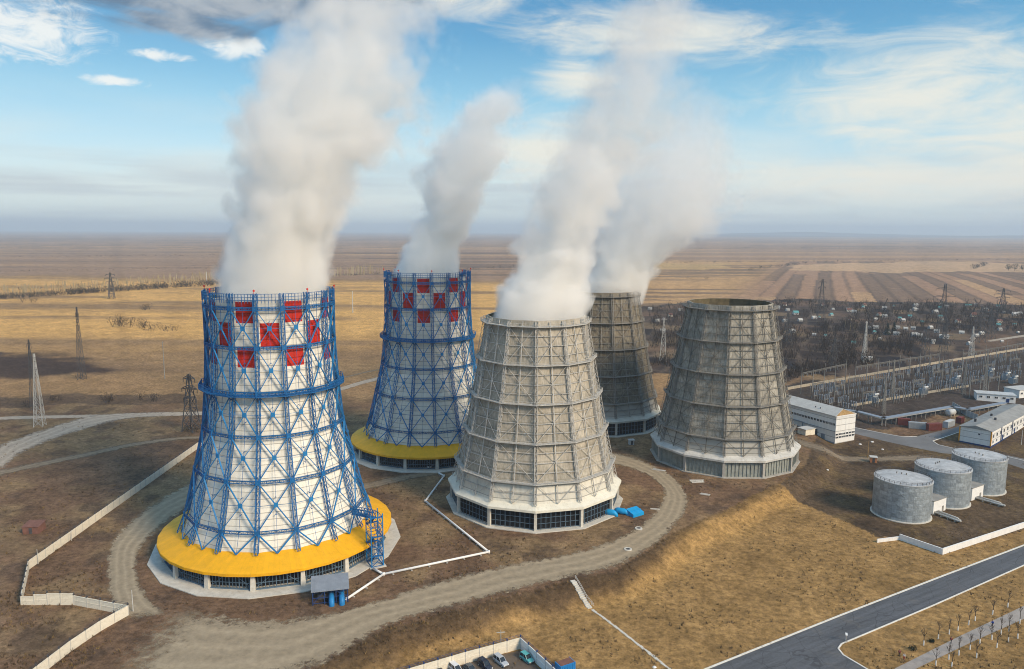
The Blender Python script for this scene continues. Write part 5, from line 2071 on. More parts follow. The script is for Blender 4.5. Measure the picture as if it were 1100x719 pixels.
# ------------------------------------------------------------------ small things on the ground
def steps_path():
    T = thing('stepping_path', 'crooked white slab path down the bank and over the lawn, handrail on its upper half', 'path', tuple(G(615, 624)))
    o = G(615, 624)
    b = MB()
    up = [(615, 624), (621, 633), (627, 644), (634, 654)]
    for a, c in zip(up[:-1], up[1:]):
        A, C = G(*a), G(*c)
        n = 5
        for i in range(n):
            q = A.lerp(C, (i + .5) / n)
            b.box((q.x - o.x + random.uniform(-.1, .1), q.y - o.y, ground_z(q.x, q.y) - o.z + 0.1), (1.5 + random.uniform(-.2, .2), (C - A).length / n * 0.95, 0.3), random.uniform(-.1, .1) + math.atan2((C - A).y, (C - A).x) + PI / 2)
    b.build('stair_slab', M['pale_concrete'], T)
    b = MB()
    lo = [(636, 655), (655, 669), (680, 688), (705, 708), (722, 721), (760, 750)]
    for a, c in zip(lo[:-1], lo[1:]):
        A, C = G(*a), G(*c)
        an = math.atan2((C - A).y, (C - A).x)
        n = max(2, int((C - A).length / 0.9))
        for i in range(n):
            q = A.lerp(C, (i + .5) / n)
            b.box((q.x - o.x + random.uniform(-.12, .12), q.y - o.y, ground_z(q.x, q.y) - o.z + 0.03), ((C - A).length / n * 0.92, random.uniform(0.5, 0.85), 0.14), an + random.uniform(-.12, .12))
    b.build('slab', M['pale_concrete'], T)
    b = MB()
    pts = [G(618, 622), G(624, 632), G(630, 643), G(638, 653)]
    for a, c in zip(pts[:-1], pts[1:]):
        for dz in (0.6, 1.1):
            b.bar(a - o + Vector((0, 0, dz)), c - o + Vector((0, 0, dz)), 0.08)
        for i in range(3):
            q = a.lerp(c, i / 3) - o
            b.bar(q + Vector((0, 0, -0.3)), q + Vector((0, 0, 1.1)), 0.09)
    b.build('handrail', M['grey_steel'], T)


steps_path()


def manhole(px, py, label):
    p = G(px, py)
    T = thing('manhole_ring', label, 'manhole', tuple(p), 0, 'concrete manholes on the gravel road')
    b = MB()
    b.lathe([(0.75, -0.1), (0.75, 0.28), (1.25, 0.28), (1.3, -0.1)], 24)
    b.build('collar', M['pale_concrete'], T)
    b = MB()
    b.lathe([(0.02, 0.2), (0.74, 0.2), (0.74, -0.1)], 20)
    b.build('cover', M['dark_steel'], T)


manhole(674.5, 590.5, 'pale concrete manhole ring on the gravel road bend')
manhole(686, 568, 'smaller looking manhole ring farther along the gravel road')


def slab_pile(px, py, n, L, label, m='pale_concrete', rz=0.0):
    p = G(px, py)
    T = thing('plank_pile', label, 'planks', tuple(p), rz)
    for i in range(n):
        b = MB()
        b.box((random.uniform(-.4, .4), (i - n / 2) * 0.85, 0.14), (L * random.uniform(.8, 1.1), 0.5, 0.26), random.uniform(-.12, .12))
        b.build('plank', M[m], T)


slab_pile(749, 517, 4, 6, 'pile of pale planks in front of the open grey tower', rz=0.1)
slab_pile(757, 531, 2, 4, 'two pale planks lying nearer the bank than the pile', rz=-0.4)
slab_pile(708, 505, 2, 6, 'thin planks on the soil left of the pale plank pile', 'grey_steel', rz=-0.5)
slab_pile(705, 547, 1, 3.5, 'single pale slab beside the gravel road right of the blue sheet', rz=-0.2)
slab_pile(687, 569, 1, 2, 'short pale slab on the soil below the blue sheet', rz=-0.1)


def boulder(px, py, s, label, m='white'):
    p = G(px, py)
    b = MB()
    n = 10
    prof = []
    for j in range(6):
        a = -0.4 + (PI / 2 + 0.4) * j / 5
        prof.append((max(0.02, s * math.cos(a)), s * 0.55 * math.sin(a)))
    b.lathe(prof, n)
    b.v = [(x * random.uniform(.85, 1.15), y * random.uniform(.75, 1.1), z * random.uniform(.85, 1.1)) for x, y, z in b.v]
    o = b.build('rubble_lump', M[m], None, loc=tuple(p))
    tag(o, label, 'rubble', 'pale rubble lumps lying on the ground')


boulder(924, 477.5, 0.75, 'pale rubble lump before the gable end of the white hall')
boulder(937, 475, 0.8, 'flat pale rubble lump by the kerb of the yard road')
boulder(948, 483, 0.7, 'pale rubble lump left of the yard road bend')
boulder(703, 717, 0.5, 'pale lump on the lawn right of the slab path end')
boulder(889, 505, 0.6, 'small pale lump on the dark bank left of the tanks')


def hut(px, py, L, w, h, rz, wall, roof, label, slope=0.5):
    p = G(px, py)
    T = thing('small_hut', label, 'hut', tuple(p), rz)
    b = MB()
    b.box((0, 0, h / 2 - .1), (L, w, h + .2))
    b.build('wall', M[wall], T)
    b = MB()
    e = .25
    q = [(-L / 2 - e, -w / 2 - e, h), (L / 2 + e, -w / 2 - e, h), (L / 2 + e, w / 2 + e, h + slope), (-L / 2 - e, w / 2 + e, h + slope)]
    b.add(q + [(x, y, z + .14) for x, y, z in q], [(3, 2, 1, 0), (4, 5, 6, 7), (0, 1, 5, 4), (1, 2, 6, 5), (2, 3, 7, 6), (3, 0, 4, 7)])
    b.build('roof', M[roof], T)
    b = MB()
    b.box((0, -w / 2 - .03, h * .45), (min(1.0, L * .4), .08, h * .85))
    b.build('door', M['dark_steel'], T)


hut(37, 571, 5.0, 4.6, 2.4, 0.1, 'rusty', 'rusty', 'low hut with a rusty brown roof on the meadow at left')
hut(938, 496.5, 2.8, 2.2, 2.4, -0.3, 'orange_box', 'roof_pale', 'small orange brown box hut with pale lid above the tanks', 0.2)
hut(678, 477.5, 2.4, 2.0, 2.2, 0.2, 'cont_pale', 'cont_pale', 'tiny pale hut on the soil between the three old towers', 0.1)


# ------------------------------------------------------------------ cars
PAINTS = {}


def paint(col):
    if col not in PAINTS:
        PAINTS[col] = mat('car paint %d' % len(PAINTS), col, 0.3, var=0.06, scale=0.6, spec=0.5, dirt=(0.2, 0.16, 0.12), dirt_amt=0.2)
    return PAINTS[col]


def car(px, py, rz, col, label, kind='suv', L=4.3, w=1.78):
    p = G(px, py)
    T = thing('parked_car', label, 'car', tuple(p + Vector((0, 0, 0.05))), rz, 'cars parked behind the panel fence')
    hh = 1.75 if kind == 'suv' else 1.45
    # body: lofted cross-sections along x (front is +x)
    belt = 0.98 if kind == 'suv' else 0.88
    secs = [(-L / 2, 0.78, 0.35, belt - .12), (-L / 2 + .12, 0.94, 0.28, belt), (-L * .25, 1.0, 0.25, belt + .02), (L * .12, 1.0, 0.25, belt), (L * .30, 0.99, 0.25, belt - .06),
            (L / 2 - .18, 0.93, 0.28, belt - .16), (L / 2, 0.78, 0.36, belt - .3)]
    b = MB()
    prof = lambda k, z0, z1: [(-k * w / 2 * .96, z0), (-k * w / 2, (z0 + z1) / 2), (-k * w / 2 * .92, z1), (k * w / 2 * .92, z1), (k * w / 2, (z0 + z1) / 2), (k * w / 2 * .96, z0)]
    vs = []
    for x, k, z0, z1 in secs:
        vs += [(x, yy, zz) for yy, zz in prof(k, z0, z1)]
    fs = []
    for i in range(len(secs) - 1):
        for j in range(6):
            fs.append((i * 6 + j, i * 6 + (j + 1) % 6, (i + 1) * 6 + (j + 1) % 6, (i + 1) * 6 + j))
    fs += [tuple(range(5, -1, -1)), tuple((len(secs) - 1) * 6 + j for j in range(6))]
    b.add(vs, fs)
    rx0, rx1 = (-L * .44, L * .06) if kind == 'suv' else (-L * .25, L * .06)
    bx0, bx1 = (-L * .47, L * .22) if kind == 'suv' else (-L * .40, L * .24)
    b.box(((rx0 + rx1) / 2, 0, hh), (rx1 - rx0, w * .74, 0.07))
    for s in (-1, 1):
        for xa, xb in ((bx0, rx0), (bx1, rx1), ((bx0 + bx1) / 2, (rx0 + rx1) / 2 + .05)):
            b.bar((xa, s * w * .445, belt), (xb, s * w * .36, hh), 0.09, 0.07)
    b.build('body', paint(col), T)
    b = MB()
    W0, W1 = w * .44, w * .355
    lo = [(bx0 + .03, -W0, belt - .02), (bx1 - .03, -W0, belt - .02), (bx1 - .03, W0, belt - .02), (bx0 + .03, W0, belt - .02)]
    hi = [(rx0 + .03, -W1, hh - .03), (rx1 - .03, -W1, hh - .03), (rx1 - .03, W1, hh - .03), (rx0 + .03, W1, hh - .03)]
    b.add(lo + hi, [(4, 5, 6, 7), (0, 1, 5, 4), (1, 2, 6, 5), (2, 3, 7, 6), (3, 0, 4, 7)])
    b.build('window_glass', M['glass'], T)
    for sx in (-1, 1):
        for sy in (-1, 1):
            b = MB()
            b.tube([(0, -.11, 0), (0, .11, 0)], 0.34, 16)
            wh = b.build('wheel', M['rubber'], T, loc=(sx * L * .31, sy * w * .46, 0.34))
            b = MB()
            b.tube([(0, -.125, 0), (0, .125, 0)], 0.19, 12)
            b.build('rim', M['cont_pale'], wh)
    for s in (-1, 1):
        b = MB()
        b.box((L / 2 - .06, s * w * .33, belt - .36), (0.14, 0.32, 0.2))
        b.build('headlight', M['white'], T)
        b = MB()
        b.box((-L / 2 + .02, s * w * .36, belt - .22), (0.12, 0.2, 0.26))
        b.build('tail_light', M['lamp_red'], T)
    b = MB()
    b.box((L / 2 - .02, 0, 0.42), (0.16, w * .9, 0.2)); b.box((-L / 2 + .02, 0, 0.42), (0.16, w * .9, 0.2))
    b.build('bumper', M['dark_steel'], T)


cr = math.radians(-52)
car(566, 710, cr, (0.10, 0.42, 0.42), 'turquoise boxy off roader nearest the white fence corner', 'suv', 3.9)
car(538, 713, cr, (0.45, 0.47, 0.49), 'silver estate car second from the right in the car park', 'suv', 4.6)
car(521, 717, cr, (0.02, 0.028, 0.05), 'dark navy car left of the silver one', 'suv', 4.4)
car(505, 721, cr, (0.12, 0.12, 0.115), 'dull grey saloon between the navy car and white van', 'saloon', 4.2)
car(490, 722, cr, (0.72, 0.72, 0.72), 'white car in the left part of the car park', 'suv', 4.6)
car(474, 727, cr, (0.03, 0.03, 0.035), 'black car at the left end, cut by the bottom edge', 'saloon', 4.4)


# ------------------------------------------------------------------ people
CLOTH = {}


def cloth(col):
    if col not in CLOTH:
        CLOTH[col] = mat('cloth %d' % len(CLOTH), col, 0.9, var=0.15, scale=6)
    return CLOTH[col]


def skin_mesh(name, verts, edges, radii, m, parent, root=0, sub=1):
    me = bpy.data.meshes.new(name)
    me.from_pydata(verts, edges, [])
    o = bpy.data.objects.new(name, me)
    COL.objects.link(o)
    o.parent = parent
    md = o.modifiers.new('skin', 'SKIN')
    md.use_smooth_shade = True
    lay = me.skin_vertices[0] if me.skin_vertices else None
    if lay is None:
        bm_ = None
        import bmesh
        bm_ = bmesh.new(); bm_.from_mesh(me)
        bm_.verts.layers.skin.verify(); bm_.to_mesh(me); bm_.free()
        lay = me.skin_vertices[0]
    for i, r in enumerate(radii):
        r = r if isinstance(r, tuple) else (r, r)
        lay.data[i].radius = r
        lay.data[i].use_root = (i == root)
    if sub:
        s = o.modifiers.new('subdiv', 'SUBSURF')
        s.levels = sub; s.render_levels = sub
    me.materials.append(m)
    return o


def person(px, py, rz, jacket, trousers, label, stride=0.35):
    p = G(px, py)
    T = thing('person', label, 'person', tuple(p + Vector((0, 0, 0.03))), rz)
    v = []; e = []; r = []

    def add(pt, rad, link=None):
        v.append(pt); r.append(rad)
        if link is not None:
            e.append((link, len(v) - 1))
        return len(v) - 1
    s = stride
    pel = add((0, 0, 0.95), (0.15, 0.11))
    che = add((0.02, 0, 1.28), (0.16, 0.12), pel)
    nek = add((0.03, 0, 1.48), 0.065, che)
    hd0 = add((0.05, 0, 1.58), (0.085, 0.075), nek)
    hd1 = add((0.05, 0, 1.70), (0.10, 0.085), hd0)
    hd2 = add((0.045, 0, 1.76), (0.06, 0.06), hd1)
    nose = add((0.16, 0, 1.63), 0.015, hd1)
    hands = []
    legs = []
    for sy in (-1, 1):
        sw = s * sy
        hip = add((0, sy * 0.10, 0.88), 0.095, pel)
        kn = add((0.5 * sw + 0.05, sy * 0.10, 0.48), 0.062, hip)
        an = add((0.62 * sw - 0.06, sy * 0.10, 0.09), 0.042, kn)
        add((0.62 * sw + 0.13, sy * 0.11, 0.035), 0.035, an)
        legs.append((hip, kn, an))
        sh = add((0.02, sy * 0.19, 1.40), 0.062, che)
        el_ = add((-0.25 * sw, sy * 0.25, 1.12), 0.043, sh)
        wr = add((-0.30 * sw + 0.08, sy * 0.25, 0.88), 0.028, el_)
        pm = add((-0.30 * sw + 0.11, sy * 0.25, 0.81), (0.032, 0.018), wr)
        for k, (dx, ln) in enumerate(((-0.028, .062), (-0.010, .075), (0.009, .078), (0.027, .07))):
            f0 = add((-0.30 * sw + 0.115 + dx, sy * 0.25, 0.765), 0.0085, pm)
            add((-0.30 * sw + 0.125 + dx, sy * 0.238, 0.765 - ln), 0.007, f0)
        th = add((-0.30 * sw + 0.155, sy * 0.24, 0.80), 0.010, pm)
        add((-0.30 * sw + 0.175, sy * 0.235, 0.755), 0.008, th)
    skin_mesh('body', v, e, r, M['skin'], T, 0, 1)
    # jacket with sleeves
    idx = {}
    jv, je, jr = [], [], []

    def ja(pt, rad, link=None):
        jv.append(pt); jr.append(rad)
        if link is not None:
            je.append((link, len(jv) - 1))
        return len(jv) - 1
    a = ja((0, 0, 0.82), (0.18, 0.14)); b_ = ja((0.02, 0, 1.28), (0.185, 0.145), a); ja((0.03, 0, 1.50), 0.08, b_)
    for sy in (-1, 1):
        sw = s * sy
        h1 = ja((0.02, sy * 0.2, 1.40), 0.08, b_)
        h2 = ja((-0.25 * sw, sy * 0.25, 1.12), 0.062, h1)
        ja((-0.30 * sw + 0.075, sy * 0.25, 0.90), 0.05, h2)
    skin_mesh('jacket', jv, je, jr, cloth(jacket), T)
    tv, te, tr = [], [], []

    def ta(pt, rad, link=None):
        tv.append(pt); tr.append(rad)
        if link is not None:
            te.append((link, len(tv) - 1))
        return len(tv) - 1
    a = ta((0, 0, 0.96), (0.16, 0.125))
    for sy in (-1, 1):
        sw = s * sy
        h1 = ta((0, sy * 0.10, 0.86), 0.108, a)
        h2 = ta((0.5 * sw + 0.05, sy * 0.10, 0.48), 0.078, h1)
        ta((0.62 * sw - 0.06, sy * 0.10, 0.12), 0.06, h2)
    skin_mesh('trousers', tv, te, tr, cloth(trousers), T)
    skin_mesh('hair', [(0.03, 0, 1.66), (0.02, 0, 1.74), (0.03, 0, 1.79)], [(0, 1), (1, 2)], [(0.09, 0.088), (0.108, 0.095), (0.06, 0.06)], M['hair'], T)
    for sy in (-1, 1):
        sw = s * sy
        b2 = MB()
        b2.box((0.62 * sw + 0.04, sy * 0.105, 0.045), (0.29, 0.11, 0.09), 0, 0, 0.85)
        b2.build('shoe', M['rubber'], T)


person(1066, 673, math.radians(200), (0.02, 0.09, 0.42), (0.03, 0.03, 0.04), 'person in a blue jacket walking on the footpath')
person(1021.5, 691, math.radians(30), (0.28, 0.02, 0.03), (0.04, 0.04, 0.05), 'person in a dark red jacket walking on the footpath')
person(966, 705, math.radians(60), (0.22, 0.02, 0.035), (0.05, 0.05, 0.05), 'person in maroon standing on the grass beside the path, left of the other', 0.1)
person(971, 709, math.radians(240), (0.62, 0.6, 0.58), (0.30, 0.03, 0.03), 'person in a white top and red trousers beside the path', 0.12)
person(560, 706, math.radians(150), (0.06, 0.09, 0.05), (0.03, 0.03, 0.03), 'person in dark green standing by the turquoise car', 0.08)


# ------------------------------------------------------------------ young trees by the footpath
def sapling(px, py, k, label, group):
    p = G(px, py)
    rnd = random.Random(k * 31 + 5)
    h = rnd.uniform(3.6, 4.8)
    lean = (rnd.uniform(-.25, .25), rnd.uniform(-.2, .2))
    T = thing('young_tree', label, 'tree', tuple(p), rnd.uniform(0, 6), group)
    b = MB()
    b.tube([(0, 0, -0.1), (lean[0] * .3, lean[1] * .3, 1.35)], [0.16, 0.13], 8)
    b.build('whitewash', M['white'], T)
    b = MB()
    top = Vector((lean[0], lean[1], h))
    q0 = Vector((lean[0] * .3, lean[1] * .3, 1.3))
    b.tube([q0, q0.lerp(top, .5), top], [0.10, 0.06, 0.02], 6)
    for i in range(9):
        t = rnd.uniform(.25, .95)
        q = q0.lerp(top, t)
        a = rnd.uniform(0, 2 * PI); ln = (1.1 - t) * 1.5 + .3
        e_ = q + Vector((math.cos(a) * ln * .6, math.sin(a) * ln * .6, ln))
        b.tube([q, q.lerp(e_, .5) + Vector((0, 0, -.05)), e_], [0.045, 0.03, 0.012], 5)
        for j in range(3):
            qq = q.lerp(e_, rnd.uniform(.4, .95)); a2 = rnd.uniform(0, 2 * PI)
            b.bar(qq, qq + Vector((math.cos(a2) * .3, math.sin(a2) * .3, .4)), 0.025)
    b.build('trunk', M['bark'], T)


def zpx(x, y): return (760 + x / 3.235, 640 + y / 3.235)


upper = [(1043, 40), (990, 66), (930, 87), (907, 102), (870, 121), (840, 134), (802, 150), (751, 173)]
lower = [(1085, 97), (1047, 124), (1078, 149), (1045, 161), (1020, 134), (1005, 181), (988, 153), (946, 167), (912, 187), (935, 217), (873, 207), (838, 222), (848, 248), (793, 243)]
for k, (a, b2) in enumerate(upper):
    sapling(*zpx(a, b2), k, 'whitewashed bare sapling in the row between road and footpath', 'saplings between the road and the footpath')
for k, (a, b2) in enumerate(lower):
    sapling(*zpx(a, b2), k + 20, 'whitewashed bare sapling on the grass beyond the footpath, at the lower right corner', 'saplings below the footpath')


def bush_mesh(n, r, h, rnd, tri=0.3):
    mb = MB()
    for i in range(n):
        a = rnd.uniform(0, 2 * PI); q = r * math.sqrt(rnd.random()); z = h * rnd.random() * (1 - 0.5 * (q / r) ** 2)
        c = Vector((q * math.cos(a), q * math.sin(a), z))
        d1 = Vector((rnd.uniform(-1, 1), rnd.uniform(-1, 1), rnd.uniform(-.2, 1))) * tri
        d2 = Vector((rnd.uniform(-1, 1), rnd.uniform(-1, 1), rnd.uniform(-.2, 1))) * tri
        mb.add([c, c + d1, c + d2], [(0, 1, 2)])
    for i in range(7):
        a = rnd.uniform(0, 2 * PI)
        mb.bar((0, 0, -.1), (r * .7 * math.cos(a), r * .7 * math.sin(a), h * .8), 0.06)
    return mb


for (px, py, s, lb) in [(980.5, 698.5, 1.0, 'small dark evergreen bush on the grass left of the footpath'), (1001, 690, 0.6, 'tiny dark bush on the grass near the footpath')]:
    b = bush_mesh(260, s, s * 1.4, random.Random(4), .22)
    o = b.build('small_bush', M['conifer'], None, loc=tuple(G(px, py)))
    tag(o, lb, 'bush')


# ------------------------------------------------------------------ allotments: cottages, trees and scrub
M['old_white'] = mat('faded whitewash', (0.45, 0.44, 0.42), 0.85, var=0.3, scale=0.5)
HCOL = [('old_white', 'roof_grey', 'white walled cottage with a grey roof among the dark allotment scrub', 'white cottages in the allotments'),
        ('cream', 'rusty', 'cream cottage with a brown roof among the dark allotment scrub', 'brown roofed cottages in the allotments'),
        ('old_white', 'roof_pale', 'pale grey cottage with a pale roof among the dark allotment scrub', 'pale cottages in the allotments'),
        ('old_white', 'teal_roof', 'white cottage with a blue green roof among the dark allotment scrub', 'blue green roofed cottages in the allotments')]
M['teal_roof'] = mat('blue green roof', (0.10, 0.30, 0.30), 0.7, var=0.15)


def cottage_proto(wall, roof, label, group):
    T = thing('cottage', label, 'cottage', (0, 0, 0), 0, group)
    L, w, h, r = 8.0, 6.0, 3.2, 2.6
    b = MB()
    b.add([(-L / 2, -w / 2, -1), (L / 2, -w / 2, -1), (L / 2, w / 2, -1), (-L / 2, w / 2, -1), (-L / 2, -w / 2, h), (L / 2, -w / 2, h), (L / 2, w / 2, h), (-L / 2, w / 2, h), (-L / 2, 0, h + r), (L / 2, 0, h + r)],
          [(0, 1, 5, 4), (1, 2, 6, 9, 5), (2, 3, 7, 6), (3, 0, 4, 8, 7)])
    b.build('wall', M[wall], T)
    b = MB()
    for s in (-1, 1):
        q = [(-L / 2 - .4, s * (w / 2 + .4), h - .3), (L / 2 + .4, s * (w / 2 + .4), h - .3), (L / 2 + .4, 0, h + r + .02), (-L / 2 - .4, 0, h + r + .02)]
        b.add(q + [(x, y, z + .18) for x, y, z in q], [(0, 1, 2, 3), (4, 5, 6, 7), (0, 1, 5, 4), (1, 2, 6, 5), (2, 3, 7, 6), (3, 0, 4, 7)])
    b.build('roof', M[roof], T)
    for x in (-2, 2):
        b = MB()
        b.box((x, -w / 2 - .03, 1.7), (1.2, .1, 1.2))
        b.build('window', M['glass'], T)
    b = MB()
    b.box((0, -w / 2 - .03, 1.0), (1.0, .12, 2.0))
    b.build('door', M['dark_steel'], T)
    return register(T)


cot = [cottage_proto(*h) for h in HCOL]
used = [False] * 4
Hs = [(65, 180, 0), (100, 195, 3), (120, 225, 2), (182, 215, 2), (255, 201, 3), (335, 182, 1), (356, 189, 2), (465, 201, 1), (490, 208, 0), (570, 225, 2), (600, 208, 3), (450, 258, 0),
      (545, 258, 0), (490, 173, 2), (620, 178, 2), (625, 160, 0), (930, 180, 0), (990, 230, 1), (1080, 196, 0), (850, 160, 3), (640, 295, 2), (755, 300, 0), (718, 275, 0), (690, 258, 2),
      (85, 275, 2), (20, 172, 0), (1060, 200, 2), (330, 176, 0), (500, 283, 0), (540, 286, 2), (620, 292, 0), (740, 297, 2), (400, 160, 1), (760, 165, 2), (880, 205, 1), (710, 190, 2), (810, 230, 1)]
for (zx, zy, kind) in Hs:
    px, py = 830 + zx / 4.074, 290 + zy / 4.074
    p = G(px, py)
    rz = random.uniform(-.6, .6)
    if not used[kind]:
        used[kind] = True
        o = cot[kind]; o.location = p; o.rotation_euler.z = rz
    else:
        o = dup(cot[kind], p, rz)
    s = random.uniform(.5, .8)
    o.scale = (s, s, s)
for (px, py, kind) in [(698, 333, 0), (706, 346, 2), (731, 334, 0), (712, 357, 2), (843, 346, 0), (720, 340, 1)]:
    o = dup(cot[kind], G(px, py), random.uniform(-.6, .6))
    o.scale = (.6, .6, .6)
k_ = random.Random(77)
for i in range(46):
    px, py = k_.uniform(842, 1098), 328 + 44 * k_.random() ** 1.3
    o = dup(cot[k_.choice((0, 1, 2, 2, 3))], G(px, py), k_.uniform(-.6, .6))
    s = k_.uniform(.3, .55)
    o.scale = (s, s, s)


def wagon():
    p = G(931, 388.5)
    T = thing('tank_wagon', 'white cylindrical tank on cradles beside the pale mast behind the switchyard', 'tank', tuple(p), 0.15)
    b = MB()
    b.tube([(-4.2, 0, 2.3), (-4, 0, 2.3), (4, 0, 2.3), (4.2, 0, 2.3)], [1.2, 1.9, 1.9, 1.2], 16)
    b.build('vessel', M['white'], T, True)
    for x in (-2.5, 2.5):
        b = MB()
        b.box((x, 0, .4), (.8, 3, 1.4))
        b.build('cradle', M['concrete'], T)


wagon()


def bare_crown(mb, rnd, x, y, z, h, r, n, tri):
    """a leafless crown: thin stems with many small twig blades"""
    for i in range(4):
        a = rnd.uniform(0, 2 * PI)
        mb.bar((x, y, z - .2), (x + r * .5 * math.cos(a), y + r * .5 * math.sin(a), z + h * rnd.uniform(.7, 1)), h * .02)
    for i in range(n):
        a = rnd.uniform(0, 2 * PI); q = r * math.sqrt(rnd.random()); t = rnd.random()
        zz = z + h * (.15 + .85 * t)
        q *= math.sqrt(max(.05, 1 - (2 * t - 1) ** 2 * .8))
        c = Vector((x + q * math.cos(a), y + q * math.sin(a), zz))
        d1 = Vector((rnd.uniform(-1, 1), rnd.uniform(-1, 1), rnd.uniform(.2, 1.5))) * tri
        d2 = Vector((rnd.uniform(-.25, .25), rnd.uniform(-.25, .25), rnd.uniform(0, .3))) * tri
        mb.add([c, c + d1, c + d2 + d1 * .3], [(0, 1, 2)])


rnd = random.Random(99)
scr = MB()
scr_poly = [(696, 331), (780, 324), (900, 324), (1130, 330), (1130, 366), (1060, 368), (900, 400), (840, 410), (700, 392)]
cnt = 0
XS = []
while cnt < 3300:
    px, py = rnd.uniform(690, 1130), rnd.uniform(323, 410)
    if not bool(inpoly(np.array([px]), np.array([py]), scr_poly)[0]):
        continue
    if vnoise(np.array([px / 30.0]), np.array([py / 6.0]), 4)[0] < 0.42:
        continue
    p = P0(px, py)
    h = rnd.uniform(2.5, 6.5) if rnd.random() < .85 else rnd.uniform(7, 12)
    r = h * rnd.uniform(.45, .75)
    bare_crown(scr, rnd, p[0], p[1], 0, h, r, 26, h * .16)
    cnt += 1
tag(scr.build('scrub_thicket', M['twig']), kind='stuff')
for i, (px, py, hp) in enumerate([(953, 360, 12), (960, 359, 12), (913, 356, 9), (918, 357, 9), (908, 352, 9)]):
    p = G(px, py)
    T = thing('conifer' if i < 2 else 'bare_tree', 'dark pointed conifer among the allotment cottages, one of a pair' if i < 2 else 'bare pale stemmed tree in the clump left of the conifer pair',
              'tree', tuple(p), 0, 'pair of conifers in the allotments' if i < 2 else 'bare tree clump in the allotments')
    h = hp * 1.0
    b = MB()
    b.tube([(0, 0, -.3), (0, 0, h * .95)], [.4, .05], 8)
    b.build('trunk', M['bark'] if i < 2 else M['birch'], T)
    b = MB()
    if i < 2:
        for k in range(900):
            t = rnd.random() ** 1.3
            r = (1 - t) * h * .26 * (0.75 + .25 * math.sin(t * 40))
            a = rnd.uniform(0, 2 * PI)
            c = Vector((r * math.cos(a), r * math.sin(a), h * (.1 + .9 * t)))
            dd = Vector((math.cos(a), math.sin(a), -.4)) * .8
            sd_ = Vector((-math.sin(a), math.cos(a), 0)) * .35
            b.add([c * 1.0, c + dd + sd_, c + dd - sd_], [(0, 1, 2)])
        b.build('crown', M['conifer'], T)
    else:
        bare_crown(b, rnd, 0, 0, h * .2, h * .8, h * .3, 160, h * .1)
        b.build('crown', M['twig'], T)


# bushes on the meadow and along ditches at the left
def meadow_bush(px, py, h, label, group, n=90):
    p = G(px, py)
    T = MB()
    k = random.Random(int(px * 7 + py))
    h *= 1.35; n *= 1.7
    for i in range(max(1, int(n / 30))):
        bare_crown(T, k, k.uniform(-h, h) * 1.2, k.uniform(-h, h) * .6, 0, h * k.uniform(.6, 1), h * k.uniform(.5, .8), 60, h * .14)
    o = T.build('bare_bush', M['twig'], None, loc=tuple(p))
    tag(o, label, 'bush', group)


MG = 'bare bushes on the left meadow'
for px, py, h, lb in [(135, 351, 9, 'largest dark bare bush in the middle of the golden meadow'), (150, 352, 8, 'dark bare bush touching the largest one on the golden meadow'),
                      (165, 355, 6, 'low dark bare bush right of the largest on the golden meadow'), (180, 356, 5, 'small dark bush, last of the line on the golden meadow'),
                      (118, 432, 4.5, 'dark bush beside the ditch below the golden meadow'), (60, 430, 3, 'low dark bush on the ditch left of the bigger one'),
                      (160, 431, 4, 'dark bush on the ditch near the front tower'), (36, 437, 3.5, 'small dark bush at the foot of the left masts'),
                      (88, 407, 2.5, 'small dark bush at the foot of the slim meadow pylon'), (204, 463, 3.5, 'dark bush round the foot of the dark pylon'),
                      (30, 325, 6, 'low bush far back at the left edge of the golden meadow'), (158, 333, 6, 'low far bush on the back of the golden meadow')]:
    meadow_bush(px, py, h, lb, MG)

# distant tree rows: too many to count
tr = MB()
rnd = random.Random(5)


def tree_row(x0, y0, x1, y1, n, hpx, m_twig, mb, jitter=1.2):
    for i in range(n):
        t = rnd.random()
        px = x0 + (x1 - x0) * t; py = y0 + (y1 - y0) * t + rnd.uniform(-jitter, jitter)
        p = P0(px, py)
        d = p[1]
        h = hpx * d / FPX * rnd.uniform(.4, 1.15)
        mb.bar((p[0], p[1], -.5), (p[0] + rnd.uniform(-.5, .5), p[1], h), d / FPX * .34, None, 0)
        if rnd.random() < .5:
            bare_crown(mb, rnd, p[0], p[1], h * .25, h * .7, h * .16, 8, h * .12)


tree_row(-60, 322, 235, 303, 260, 11, None, tr)
tree_row(358, 297, 412, 293, 60, 9, None, tr)
tag(tr.build('birch_row', M['birch']), kind='stuff')
hg = MB()
for (x0, y0, x1, y1, n, hp) in [(-60, 325, 235, 306, 420, 5), (0, 313, 235, 301, 60, 3), (240, 303, 640, 283, 120, 2.5), (640, 297, 760, 300, 30, 2), (800, 291, 870, 283, 40, 2.5),
                                (1045, 289, 1060, 285, 20, 4), (700, 283, 1100, 279, 90, 1.6), (0, 277, 640, 270, 160, 1.4), (0, 292, 240, 288, 80, 1.3), (640, 268, 1100, 266, 120, 1.2), (0, 263, 640, 262, 120, 1.0)]:
    for i in range(n):
        t = rnd.random()
        px = x0 + (x1 - x0) * t; py = y0 + (y1 - y0) * t + rnd.uniform(-.6, .6)
        p = P0(px, py)
        h = hp * p[1] / FPX * rnd.uniform(.5, 1.2)
        bare_crown(hg, rnd, p[0], p[1], 0, h, h * rnd.uniform(.6, 1.4), 22, h * .3)
tag(hg.build('far_hedges', M['twig']), kind='stuff')
